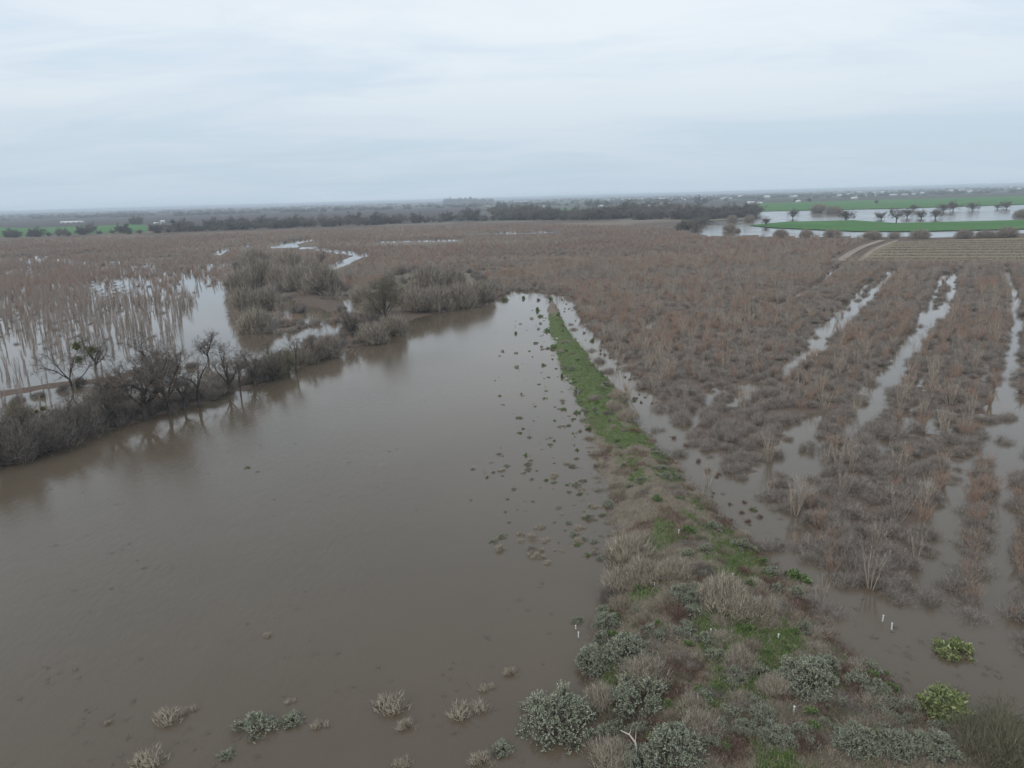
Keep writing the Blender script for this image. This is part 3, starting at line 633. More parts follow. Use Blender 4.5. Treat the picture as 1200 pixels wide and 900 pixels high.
# left flood: rows of thin bare saplings in open water
PL = rows(LEFTDIR, 3.8, 1.5, 88, 430, 0.95, 0.10)
OPEN1 = poly([(236, 338), (272, 332), (285, 395), (300, 420), (235, 415), (205, 400)])
mL = inside(PL, LEFTFLOOD) & (linedist(PL, BANK) > 9) & (linedist(PL, BERM) > 4)
for pl in ISLES: mL &= sdist(PL, pl) < -2
pxs, pys = topx(PL); mL &= ~inside(PL, OPEN1) & (pxs < 292+0.0*pys)
nl = fbm(PL[:, 0]*0.075, PL[:, 1]*0.045, 21, 3); mL &= RNG.uniform(0, 1, len(PL)) < np.clip(0.40+4.2*(nl-0.49)+0.12*sstep(220, 290, PL[:, 1]), 0.05, 0.9)*(0.42+0.58*sstep(120, 220, PL[:, 1]))
PL = PL[mL]; nl = fbm(PL[:, 0]*0.03, PL[:, 1]*0.03, 61, 3); redl = RNG.uniform(0, 1, len(PL)) < 0.02+0.55*sstep(190, 290, PL[:, 1])+0.5*(nl-0.5)
def row_pts(a, b, step, jit):
    A, B = G(*a), G(*b); n_ = int(np.linalg.norm(B-A)/step); f_ = np.linspace(0, 1, n_)[:, None]; return A+(B-A)*f_+RNG.normal(0, jit, (n_, 2))
XR = np.concatenate([row_pts((1156, 545), (1131, 700), 1.3, 0.35), row_pts((1208, 560), (1206, 735), 1.6, 0.5), row_pts((945, 600), (985, 655), 1.5, 0.8)])
XB = np.concatenate([row_pts((1156, 545), (1130, 708), 1.0, 0.35), row_pts((1210, 560), (1206, 750), 1.0, 0.6), row_pts((938, 590), (1010, 690), 1.2, 1.2), row_pts((990, 670), (1050, 700), 1.2, 1.2)])
Pw = np.concatenate([P[isw], Pf[iswf], XR]); Sw = RNG.uniform(0.42, 1.05, len(Pw))*(0.75+0.25*sstep(60, 140, Pw[:, 1]))
# right of the levee the willows stand in rows; left flood willows are named apart
populate('willow', np.concatenate([Pw, PL[redl]]), np.concatenate([Sw, RNG.uniform(0.6, 1.0, redl.sum())]), 'rust-brown leafless willow sapling', 'sapling', 'willow saplings nearest the levee',
         'distant_willow_saplings', 'reddish mass of leafless willow saplings filling the plain')
Pp = np.concatenate([P[isp], Pf[ispf]]); Sp = np.where(Pp[:, 1] > 330, 0.72, 0.85)*RNG.uniform(0.65, 1.12, len(Pp))
populate('pale', Pp, Sp, 'pale tan upright cottonwood sapling', 'sapling', 'pale cottonwood saplings right of the levee',
         'distant_cottonwood_saplings', 'pale stems of leafless saplings scattered over the plain')
populate('thin', PL[~redl], RNG.uniform(0.6, 1.15, (~redl).sum()), 'thin bare sapling in the left flood', 'sapling', 'bare saplings in the left flood',
         'far_bare_saplings', 'rows of bare saplings far across the left flood')
# grey undergrowth between the rows
Pb = rows(ROWDIR, 2.0, 1.7, 42, 330, 0.95, 0.3); Pb = Pb[not_in(Pb, chan=0.95)]; nb, nb2 = species(Pb); kb = RNG.uniform(0, 1, len(Pb)) < np.clip(0.95-1.4*(nb2-0.5), 0.3, 1)*(0.85-0.05*sstep(60, 140, Pb[:, 1])); Pb = Pb[kb]
PLb = rows(LEFTDIR, 4.6, 1.7, 150, 430, 0.95, 0.06); m_ = inside(PLb, LEFTFLOOD) & ~inside(PLb, OPEN1) & (topx(PLb)[0] < 285) & (RNG.uniform(0, 1, len(PLb)) < np.clip(2.6*(fbm(PLb[:, 0]*0.05, PLb[:, 1]*0.05, 21, 3)-0.40), 0.0, 0.7)); PLb = PLb[m_]
Pb = np.concatenate([Pb, XB]); Pall = np.concatenate([Pb, Pf[isbf], PLb]); Sb = np.concatenate([RNG.uniform(0.5, 1.0, len(Pb)), RNG.uniform(0.8, 1.3, isbf.sum()), RNG.uniform(0.35, 0.7, len(PLb))])
populate('brush', Pall, Sb, 'low grey-brown tangled brush', 'brush', 'grey brush between the rows',
         'distant_grey_brush', 'grey brush covering the ground between the far saplings')

# ------------------------------------------------------------------ trees and thickets of the left bank and the islands
def put_px(proto, px, py, size_px, native, label, cat, group=None, rz=None, zs=1.0, dz=0.0):
    """stand a plant at a surveyed spot; size_px is its height or width in the photograph, native that size of the prototype"""
    g = G(px, py); s = size_px*mpp(px, py)/native; z = max(ground_z(*g), -0.4)
    return place(proto, g[0], g[1], z+dz, random.uniform(0, 6.28) if rz is None else rz, (s, s, s*zs), label, cat, group)
oakA = big_tree('bank_oak', 10.0, 1, 3.4, 0.34, 9, 3, spread=0.95, twigs=4600, twig_len=0.85, tw=0.012)
oakB = big_tree('bank_oak', 9.0, 1, 2.4, 0.27, 8, 8, spread=0.9, twigs=3300, twig_len=0.8, tw=0.012)
snag = big_tree('dead_snag', 8.0, 1, 2.6, 0.26, 3, 5, spread=0.55, twigs=90, twig_len=0.5)
leaner = big_tree('leaning_snag', 6.0, 1, 2.8, 0.20, 3, 12, spread=0.7, twigs=260, lean=-0.45)
mistree = big_tree('mistletoe_tree', 8.0, 1, 1.6, 0.20, 5, 21, spread=0.8, twigs=1200, mist=4)
thintree = big_tree('slender_tree', 8.0, 1, 3.2, 0.14, 4, 33, spread=0.45, twigs=700, twig_len=0.6)
oliveT = big_tree('olive_willow_tree', 9.5, 1, 1.6, 0.20, 9, 41, spread=0.55, twigs=5200, twmat='olive', twig_len=0.9, tw=0.016)
put_px(oakA, 170, 492, 104, 10, 'broad dark leafless oak at the water edge, largest tree of the left bank', 'tree', rz=0.4)
put_px(oakB, 199, 486, 88, 9, 'dark bare oak just right of the largest oak on the left bank', 'tree', rz=1.2)
put_px(copy_tree(oakB), 265, 462, 66, 9, 'round-crowned bare oak right of the forked dead snag on the bank', 'tree', rz=2.9)
put_px(copy_tree(oakA), 150, 478, 62, 10, 'smaller bare oak half hidden behind the largest bank oak', 'tree', rz=3.9)
put_px(copy_tree(oakB), 185, 452, 70, 9, 'grey bare tree standing in the flood behind the largest bank oak', 'tree', rz=5.1)
put_px(copy_tree(oakB), 112, 436, 52, 9, 'bare bushy tree in the flood right of the mistletoe tree', 'tree', rz=4.0)
put_px(copy_tree(oakB), 245, 422, 42, 9, 'small grey bare tree in open flood water behind the bank', 'tree', rz=0.7)
put_px(copy_tree(oakA), 412, 398, 48, 10, 'wide bare oak at the tip of the bank by the inlet', 'tree', rz=2.2)
put_px(copy_tree(oakB), -18, 548, 80, 9, 'bare tree cut by the left edge of the picture', 'tree', rz=1.9)
for px, py, h_, rz_, lb in [(28, 536, 74, 0.5, 'bare tree rising from the leftmost thickets of the bank'), (76, 518, 62, 2.0, 'bare tree between the leftmost thickets and the largest oak'), (126, 502, 66, 3.3, 'bare tree at the waterline just left of the largest oak'), (216, 480, 58, 4.1, 'small bare tree between the dark oak and the forked snag'), (300, 452, 52, 5.0, 'bare tree just left of the olive willow clump'), (322, 446, 44, 1.1, 'low bare tree within the olive willow clump'), (366, 425, 36, 2.7, 'small bare tree between olive willows and the tan-brown thicket')]:
    put_px(copy_tree(oakB), px, py, h_, 9, lb, 'tree', rz=rz_)
put_px(snag, 234, 476, 70, 8, 'dead forked snag with broken limbs between the bank oaks', 'tree', rz=1.0)
put_px(leaner, 42, 514, 48, 6, 'leaning dead trunk amid brush at the far left of the bank', 'tree', rz=0.2)
put_px(mistree, 86, 455, 66, 8, 'forked bare tree with olive mistletoe balls on the earth berm', 'tree', rz=3.1)
put_px(thintree, 282, 462, 66, 8, 'slender bare tree beside the round-crowned oak', 'tree', rz=0.3)
put_px(copy_tree(thintree), 347, 436, 54, 8, 'slender bare tree above the olive willow clump', 'tree', rz=2.3)
put_px(copy_tree(thintree), 318, 432, 44, 8, 'thin twisted tree left of the olive willow clump', 'tree', rz=4.4)
put_px(copy_tree(thintree), 132, 482, 60, 8, 'pale thin sapling tree left of the largest bank oak', 'tree', rz=5.4)
put_px(oliveT, 452, 382, 66, 9.5, 'tall pale olive willow above the inlet thickets', 'tree', rz=0.9)
put_px(copy_tree(mistree), 62, 505, 40, 8, 'small tree with a green mistletoe clump in the bank brush', 'tree', rz=5.6)
BT = 'willow thicket'
for i, (px, py, w, k, lb) in enumerate([
    (15, 540, 84, 0, 'large grey thicket at the left edge of the pond'), (62, 526, 70, 1, 'grey thicket below the leaning dead trunk'), (100, 510, 60, 2, 'grey thicket left of the bare bank oaks at the waterline'),
    (120, 482, 58, 0, 'brown thicket on the berm behind the bank'), (-30, 520, 60, 1, 'thicket partly outside the left picture edge'),
    (357, 426, 36, 2, 'small grey thicket right of the olive willows'), (386, 418, 38, 0, 'rounded tan-brown thicket at the bank bend'), (436, 402, 44, 1, 'dark thicket beside the inlet mouth'), (460, 393, 42, 2, 'grey thicket at the water tip below the olive willow'),
    (486, 367, 44, 0, 'leftmost thicket of the clump along the far pond shore'), (512, 364, 48, 1, 'second thicket from the left along the far pond shore'), (538, 360, 46, 2, 'third thicket from the left along the far pond shore'), (562, 354, 44, 0, 'rightmost thicket of the clump along the far pond shore'),
    (502, 346, 46, 2, 'taller thicket behind the far pond shore clump'), (530, 342, 40, 0, 'thicket at the back of the far shore clump'), (425, 352, 34, 1, 'thicket left of the tall olive willow'), (440, 372, 40, 0, 'thicket in front of the tall olive willow'),
    (300, 388, 52, 1, 'front thicket of the left island with dark waterline'), (288, 366, 42, 2, 'thicket on the left flank of the island'), (312, 364, 44, 0, 'thicket in the middle of the left island'), (283, 342, 44, 1, 'thicket at the rear left of the island'), (305, 338, 48, 2, 'tall tan thicket at the rear of the island'),
    (330, 338, 44, 0, 'dark thicket at the island bend'), (352, 342, 44, 1, 'thicket left of the rounded grey thicket on the island'), (378, 345, 50, 2, 'rounded grey thicket facing the tan mud spit'), (300, 316, 40, 0, 'far thicket on the island crest'), (338, 318, 40, 1, 'far thicket right of the island crest'), (365, 322, 34, 2, 'low thicket at the far right of the island')]):
    put_px(PR['bankthicket' if px < 140 else 'thicket'][k], px, py, w, 8.0, lb, BT, 'willow thickets', zs=random.uniform(0.8, 1.05))
put_px(copy_tree(oakB), 377, 312, 20, 9, 'small dark tree on the island top', 'tree', rz=1)
for i, (px, py, w, lb) in enumerate([(322, 442, 38, 'olive-green willow clump with drooping twigs on the bank'), (336, 436, 34, 'smaller olive willow joined to the clump on the bank'), (25, 500, 44, 'olive-tinged willow behind the leftmost thickets'), (494, 366, 24, 'yellow-olive willow in the far shore clump')]):
    put_px(PR['olive'][i % 2], px, py, w, 5.6, lb, 'willow', 'olive willows')
for i in range(120):
    f = (i+random.random())/120; q = dense(BANK[1:], 200)[int(f*199)]+np.array([-0.75, 0.35])*abs(RNG.normal(0, 4.5))+RNG.normal(0, 0.8, 2)
    s = random.uniform(0.45, 1.25); place(PR['bankbrush'][i % 3], q[0], q[1], max(ground_z(*q), -0.3), random.uniform(0, 6.28), (s, s, s*random.uniform(.7, 1.1)), 'dark tangled brush at the waterline of the left bank', 'brush', 'brush along the left bank')
for i, (px, py) in enumerate([(75, 458), (95, 452), (140, 448), (165, 440), (20, 470), (45, 465), (205, 432), (225, 430), (320, 345), (395, 340), (410, 330), (350, 366), (400, 365), (318, 390)]):
    put_px(PR['bankbrush'][i % 3], px, py, random.uniform(16, 26), 4.4, 'low brown brush on the berm and islets behind the bank', 'brush', 'brush on the berm and islets')

for k_, n_ in ((0, 60), (3, 46)):
    pl = ISLES[k_]; lo, hi = pl.min(0), pl.max(0); c = 0
    while c < n_:
        q = RNG.uniform(lo, hi)
        if not inside(q[None], pl)[0]: continue
        s = random.uniform(0.7, 1.35); c += 1
        place(PR['bankbrush'][c % 3], q[0], q[1], max(ground_z(*q), -0.3), random.uniform(0, 6.28), (s, s, s), 'brown brush between the thickets of the ' + ('left island' if k_ == 0 else 'far pond shore'), 'brush', 'brush between the thickets')
# ------------------------------------------------------------------ the levee
def levee_put(kind, k, px, py, w, native, label, cat, group=None, zs=1.0): return put_px(PR[kind][k % len(PR[kind])], px, py, w, native*0.80, label, cat, group, zs=zs)
for i, (px, py, w, lb) in enumerate([
    (654, 848, 80, 'largest grey-green saltbush, bulging into the pond at the levee foot'), (697, 782, 44, 'grey-green saltbush at the pond edge above the tall tan shrub'), (736, 782, 50, 'grey-green saltbush right of the pond-edge pair'), (752, 832, 62, 'wide silvery saltbush in front of the tall tan shrub'),
    (712, 738, 30, 'small saltbush at the pond edge below the tan shrub clump'), (677, 728, 20, 'lone small saltbush standing in the pond'), (800, 722, 34, 'round saltbush on the levee middle among dry stems'), (716, 650, 22, 'small yellowish saltbush at the water corner'),
    (790, 905, 64, 'large saltbush at the bottom frame edge right of the white branch'), (752, 908, 44, 'saltbush at the bottom frame edge beside the white branch'), (943, 826, 60, 'pale grey saltbush mound on the right half of the levee'), (893, 868, 32, 'upright saltbush low on the levee right half'),
    (908, 892, 34, 'bluish saltbush near the bottom edge of the levee'), (1000, 900, 46, 'leftmost of three saltbushes at the bottom right edge'), (1048, 905, 42, 'middle of three saltbushes at the bottom right edge'), (1092, 905, 44, 'rightmost of three saltbushes at the bottom right edge'),
    (966, 800, 26, 'small saltbush above the pale grey mound'), (858, 796, 20, 'little saltbush by the lower green patch'), (872, 880, 26, 'saltbush tucked low among dry stems'), (640, 672, 1, '')]):
    if lb: levee_put('salt', i, px, py, w, 2.1, lb, 'bush', 'saltbushes on the levee', zs=random.uniform(0.85, 1.1))
for i, (px, py, w, lb) in enumerate([
    (703, 826, 40, 'tall tan dry shrub between the two largest pond-edge saltbushes'), (757, 812, 54, 'broad tan dry shrub behind the silvery saltbush'), (728, 690, 44, 'left half of the tan shrub clump at the pond corner'), (752, 690, 44, 'right half of the tan shrub clump at the pond corner'),
    (790, 694, 42, 'rounded tan shrub right of the pond-corner clump'), (738, 656, 50, 'dry shrub at the pond corner above the tan clump'), (846, 728, 56, 'large pale dry shrub left of centre on the levee'), (872, 740, 46, 'pinkish dry shrub right of the large pale one'),
    (720, 900, 52, 'grey dry shrub at the frame bottom left of the white branch'), (898, 736, 30, 'dry shrub right of the pinkish one'), (866, 800, 34, 'straggly dry shrub among the small saltbushes'), (820, 880, 44, 'dry stems shrub at the lower middle of the levee'), (905, 835, 36, 'brown dry shrub left of the pale saltbush mound'), (725, 470, 22, 'dry shrub on the far levee beside the green strip'), (736, 494, 26, 'greyish dry shrub between the two green strips'), (720, 484, 20, 'dry shrub at the left of the green strip end')]):
    levee_put('dry', i, px, py, w, 2.1, lb, 'bush', 'dry shrubs on the levee', zs=random.uniform(0.85, 1.15))
LIMES = [(1112, 842, 44, 'bright yellow-green leafy bush at the right waterline of the levee'), (1118, 764, 28, 'yellow-green leafy bush standing alone in the right flood water')]
for i, (px, py, w, lb) in enumerate(LIMES): levee_put('lime', i, px, py, w, 1.45, lb, 'bush')
big_olive = single(dome_twigs(3.0, 2.6, 7000, 0.013, 0.75, 26, up=0.5), 'olive_shrub', 'olive')
put_px(big_olive, 1172, 905, 150, 6.4, 'wide olive-yellow twiggy shrub filling the bottom right corner', 'bush')
for px, py, w in [(936, 680, 28), (926, 672, 16), (883, 598, 15), (1045, 808, 18), (1038, 790, 14), (806, 640, 16), (770, 600, 12), (745, 470, 9)]:
    levee_put('weed', random.randint(0, 2), px, py, w, 1.1, 'bright green leafy weed along the right edge of the levee', 'weed', 'green weeds at the levee edge')
# smaller plants strewn over the levee
def spot(q): return (' near the camera' if q[1] < 42 else ' in its middle' if q[1] < 70 else ' far along it')+(', pond side' if q[0] < 15.5 else ', flooded-row side')
def strew(n, ymin, ymax, edge, seed):
    rs = np.random.default_rng(seed); o = []
    while len(o) < n:
        y = 1/rs.uniform(1/ymax, 1/ymin); q = np.array([[rs.uniform(-2, 52), y]])
        if sdist(q, LEVEE)[0] > edge and inframe(q[0, 0], q[0, 1]): o.append(q[0])
    return o
for q in strew(130, 30, 170, 0.7, 4):
    s = random.uniform(0.35, 0.95); place(random.choice(PR['weed']), q[0], q[1], ground_z(*q)-0.03, random.uniform(0, 6.28), s, 'small green leafy weed among dead grass on the levee'+spot(q), 'weed', 'green weeds on the levee')
for q in strew(130, 30, 120, 0.5, 5):
    s = random.uniform(0.6, 1.5); place(random.choice(PR['saltsmall']), q[0], q[1], ground_z(*q)-0.03, random.uniform(0, 6.28), s, 'small grey-green saltbush scattered on the levee'+spot(q), 'bush', 'small saltbushes on the levee')
for q in strew(290, 30, 160, -0.2, 6):
    j_ = random.choice([0, 1, 2, 3, 5, 2, 4, 0]); s = random.uniform(0.35, 1.05); place(PR['low'][j_], q[0], q[1], ground_z(*q)-0.05, random.uniform(0, 6.28), (s*random.uniform(.8, 1.5), s, s*random.uniform(.6, 1.1)), 'low '+['tan', 'grey', 'straw-coloured', 'red-brown', 'olive', 'dark brown'][j_]+' dry shrub on the levee'+spot(q), 'bush', 'small dry shrubs on the levee')
# grasses and weeds nobody could count
def blades(name, P, hgt, w, mat, lab, cat, per=7, spread=0.16, lay=0.6):
    Z = GZ(P); i = np.repeat(np.arange(len(P)), per); n = len(i)
    b = np.column_stack([P[i]+RNG.normal(0, spread, (n, 2)), Z[i]-0.04]); D = np.column_stack([RNG.normal(0, lay, (n, 2)), np.ones(n)]); D /= np.linalg.norm(D, axis=1, keepdims=True)
    L = hgt*RNG.uniform(0.4, 1.25, n)[:, None]; a = RNG.uniform(0, 6.28, n); sd_ = np.column_stack([np.cos(a), np.sin(a), 0*a])*w
    mid = b+D*L*0.55; tip = b+D*L+np.column_stack([RNG.normal(0, 0.12, (n, 2)), -0.15*np.ones(n)])*L
    vv = np.stack([b-sd_, b+sd_, mid+sd_*0.8, tip, mid-sd_*0.8], 1).reshape(-1, 3); base = np.arange(n)[:, None, None]*5
    mb = MB(); mb.add(vv, (base+np.array([[0, 1, 2], [0, 2, 4], [4, 2, 3]])[None]).reshape(-1, 3)); return tag(mb.build(name, M[mat]), lab, cat, kind='stuff')
def levee_pts(n, seed):
    rs = np.random.default_rng(seed); y = 1/rs.uniform(1/215, 1/28, n*3); x = rs.uniform(0, 56, n*3); P = np.column_stack([x, y]); P = P[sdist(P, LEVEE) > -0.2]
    return P[:n]
LP = levee_pts(52000, 2); gk = green_mask(LP); rk = red_mask(LP); r = RNG.uniform(0, 1, len(LP))
isg = r < gk*0.72; isr = (~isg) & (r < 0.25*rk+rk*0.6); iss = ~isg & ~isr & (r < 0.97)
sc_ = lambda P: 1.0
blades('green_grass', LP[isg], 0.30, 0.013, 'grass', 'fresh green grass patches along the top of the levee', 'grass', per=11)
blades('red_weeds', LP[isr], 0.42, 0.009, 'redweed', 'red-brown dead weeds along the right flank of the levee', 'weeds', per=8, lay=0.45)
blades('dead_grass', LP[iss], 0.42, 0.0085, 'straw', 'matted tan dead grass covering the levee', 'grass', per=6, lay=1.0)
# drowned plants beside the levee and in the pond
bush_px = [(646, 487), (658, 513), (642, 515), (652, 546), (674, 544), (662, 583), (636, 556), (638, 467), (637, 428), (641, 388), (628, 364), (633, 371), (603, 391), (672, 508), (657, 442), (678, 460), (695, 400), (659, 644), (679, 632), (670, 655), (706, 635), (660, 480), (630, 352), (645, 352), (612, 350), (592, 352), (655, 372), (648, 408), (662, 470), (676, 484), (668, 566), (684, 586), (678, 612), (690, 600), (662, 630)]
for i, (px, py) in enumerate(bush_px):
    put_px(PR['tuft'][i % 2], px, py, random.uniform(7, 13), 0.95, 'small round green shrub in the water just left of the levee', 'shrub', 'round shrubs left of the levee')
LE = dense(poly([(646, 372), (658, 430), (688, 498), (694, 560), (706, 620), (714, 652)]), 200); c = 0
while c < 330:                                                       # plants drowned in front of the pond side of the levee
    q = LE[random.randint(0, 199)]+np.array([-abs(random.gauss(0, 1))*4.2+0.6, random.gauss(0, 0.6)])
    if random.random() < 0.4: q[0] = random.choice([-1.5, 1.6, 4.4, 6.8])+random.gauss(0, 0.35)-(q[1]-60)*0.008
    far_ = q[1] > 110
    if q[0] < -6: continue
    s = random.choice([0.3, 0.4, 0.5, 0.7, 0.9])*random.uniform(0.8, 1.2); kd = random.choice(['waterbush', 'waterbush', 'waterbush', 'saltsmall', 'saltsmall', 'tuft', 'sprig'])
    kn = {'stalk': 'red-brown dead stalks', 'waterbush': 'tan drowned twigs', 'tuft': 'small green drowned shrub', 'sprig': 'dark drowned weed sprig', 'saltsmall': 'small grey-green drowned saltbush'}[kd]
    place(random.choice(PR[kd]), q[0], q[1], -0.10, random.uniform(0, 6.28), (s, s, s*random.uniform(0.6, 1.0)), kn+' in the water left of the levee'+(' at its far end' if far_ else ' at its middle'), 'water plant', 'drowned plants left of the levee'); c += 1
for i, (px, py, w, lb) in enumerate([(456, 828, 48, 'pale drowned shrub, wide and low, lower middle of the pond'), (552, 833, 50, 'largest pale drowned shrub in the lower pond'), (478, 852, 28, 'small pale drowned shrub below the wide low one'), (196, 842, 40, 'grey drowned shrub in the lower left of the pond'), (222, 833, 24, 'small shrub right of the lower left drowned shrub'),
        (302, 854, 54, 'grey-green drowned shrub, lower left centre of the pond'), (342, 846, 34, 'grey shrub trailing right of the grey-green drowned one'), (378, 850, 24, 'olive-brown drowned shrub at the end of the trailing line'), (266, 886, 24, 'small grey-green drowned shrub near the bottom edge, left'), (172, 893, 46, 'pale drowned shrub at the bottom left edge'), (588, 880, 34, 'grey-green drowned shrub near the bottom edge, middle'), (566, 893, 34, 'pale drowned shrub at the bottom edge, middle'), (470, 896, 26, 'pale drowned shrub at the very bottom edge left of middle'), (572, 806, 22, 'small pale shrub above the largest drowned shrub'), (600, 790, 22, 'faint pale shrub furthest from the bottom edge'), (313, 745, 13, 'tiny lone shrub in the left middle of the pond'), (342, 822, 15, 'tiny pale shrub above the trailing line'), (128, 848, 12, 'tiny stalk clump at the far lower left')]):
    g = G(px, py); kind = 'saltsmall' if 'green' in lb else 'waterbush'; nat = 1.1
    s = w*mpp(px, py)/nat*1.1; place(PR[kind][i % len(PR[kind])], g[0], g[1], -0.10*s, random.uniform(-0.4, 0.4), (s, s*0.75, s*0.8), lb, 'shrub', 'drowned shrubs in the pond')
for px, py, w in [(290, 548, 13), (302, 553, 11), (345, 520, 9), (283, 540, 8), (295, 535, 9), (278, 560, 8), (262, 572, 7), (285, 575, 7), (310, 545, 7), (270, 555, 6)]:
    put_px(PR['tuft'][random.randint(0, 1)], px, py, w, 0.95, 'dark tuft in the small patch of weeds amid the open pond', 'tuft', 'tufts amid the pond')
wd = 0; rs = np.random.default_rng(77)
while wd < 190:                                                      # sprigs just breaking the surface
    px = rs.uniform(0, 700); py = 430+rs.uniform(0, 1)**0.6*470
    if fbm(np.array([px*0.011]), np.array([py*0.016]), 14)[0] < 0.52: continue
    g = G(px, py)
    if sdist(g[None], POND)[0] < 1.0: continue
    s = rs.uniform(0.25, 0.7); place(PR['sprig'][wd % 2], g[0], g[1], -0.12*s, rs.uniform(0, 6.28), (s*1.5, s, s*0.5), 'dark weed sprig just breaking the pond surface', 'weed', 'weed sprigs in the pond'); wd += 1
wd = 0
while wd < 90:
    px = rs.uniform(840, 1200); py = rs.uniform(560, 860); g = G(px, py)
    if sdist(g[None], CHANNEL)[0] < 0.4: continue
    s = rs.uniform(0.3, 0.9); place(PR['sprig'][wd % 2], g[0], g[1], -0.12*s, rs.uniform(0, 6.28), (s*1.4, s, s*0.5), 'dark weed sprig in the shallow water right of the levee', 'weed', 'weed sprigs right of the levee'); wd += 1
wd = 0; cl = poly([(650, 345), (690, 392), (740, 450), (800, 525), (860, 590), (920, 650)])
while wd < 60:
    q = dense(cl, 300)[rs.integers(0, 300)]+rs.normal(0, 0.8, 2); s = rs.uniform(0.3, 0.8); wd += 1
    place(PR['stalk'][wd % 3], q[0], q[1], -0.1, rs.uniform(0, 6.28), (s, s, s), 'dead stalks in the narrow channel right of the levee', 'dead stalks', 'stalks in the right channel')
# white marker stakes and the bleached branch
def stake(px, py, h, lb, tilt=0.1):
    mb = MB(); a = random.uniform(0, 6.28); rods(mb, np.array([[0, 0, -0.3]]), np.array([[math.cos(a)*tilt*h, math.sin(a)*tilt*h, h]]), 0.045, 0.040, 6)
    box(mb, math.cos(a)*tilt*h-0.045, math.cos(a)*tilt*h+0.045, math.sin(a)*tilt*h-0.045, math.sin(a)*tilt*h+0.045, h-0.01, h+0.03)
    o = mb.build('marker_stake', M['white']); g = G(px, py); o.location = (g[0], g[1], max(ground_z(*g), 0.0)); tag(o, lb, 'stake', 'white marker stakes')
for px, py, h, lb in [(1034, 728, 0.45, 'left one of two white stakes standing in the right flood water'), (1045, 738, 0.45, 'right one of two white stakes standing in the right flood water'), (675, 737, 0.25, 'upper white stake in the pond beside the small saltbush'), (678, 747, 0.35, 'lower white stake in the pond beside the small saltbush'), (927, 862, 0.55, 'white stake among bare stems low on the levee'), (795, 642, 0.3, 'white stake at the top of the levee greenery'), (858, 692, 0.3, 'white stake in the bright green grass patch'), (767, 700, 0.25, 'white stake below the rounded tan shrub'), (832, 762, 0.3, 'white stake left of the lower green patch'), (910, 770, 0.3, 'white stake on bare litter right of the lower green patch'), (677, 462, 0.4, 'white stake beside the far green strip')]:
    stake(px, py, h, lb)
mb = MB(); pts = np.array([[0, 0, -.2], [0.05, 0.0, 0.5], [-0.02, 0.1, 0.95], [-0.25, 0.2, 1.25], [-0.6, 0.3, 1.38]]); rods(mb, pts[:-1], pts[1:], np.array([.05, .045, .04, .03]), np.array([.045, .04, .03, .015]), 6)
spikes(mb, pts[[2, 3]], pts[[2, 3]]+np.array([[0.05, 0.1, 0.8], [0.1, 0.1, 0.35]]), 0.02)
o = mb.build('bleached_branch', M['bleach']); g = G(745, 902); o.location = (g[0], g[1], ground_z(*g)); o.scale = (1.2, 1.2, 1.2); tag(o, 'bent bleached white branch sticking up at the bottom frame edge', 'branch')

# ------------------------------------------------------------------ ruled field on the right
c_, s_ = math.cos(rad(0)), 0
g0 = ROWFIELD; tag(mesh_obj('stubble_field', [(q[0], q[1], 0.46) for q in g0[::-1]], [list(range(len(g0)))], field_mat('straw_field', (0.20, 0.165, 0.105), (0.26, 0.215, 0.14), 0.1, 0.6)), kind='structure')
a0, a1 = G(1004, 306), G(1200, 306); b0 = G(1046, 283.5); dirr = (a1-a0)/np.linalg.norm(a1-a0); nrm = np.array([-dirr[1], dirr[0]]); dep = (b0-a0)@nrm
fieldroot = empty('vineyard_rows', (float(a0[0]), float(a0[1]), 0.46)); tag(fieldroot, 'straw-coloured field ruled with dark parallel rows beside the dirt track', 'field rows')
k = 0
for v in np.arange(6, dep, 15.0):
    u0 = (b0-a0)@dirr*(v/dep)+3; u = np.arange(u0, 260, 0.5); mb = MB(); m = len(u)*7
    B = np.column_stack([(dirr[0]*np.repeat(u, 7)+nrm[0]*v), (dirr[1]*np.repeat(u, 7)+nrm[1]*v), np.zeros(m)])+RNG.normal(0, 1.3, (m, 3))*[1, 1, 0.0]
    spikes(mb, B, B+rdir(m, 0.1, 0.9)*RNG.uniform(0.4, 1.3, (m, 1)), 0.10); mb.build('planted_row', M['bank'], fieldroot)

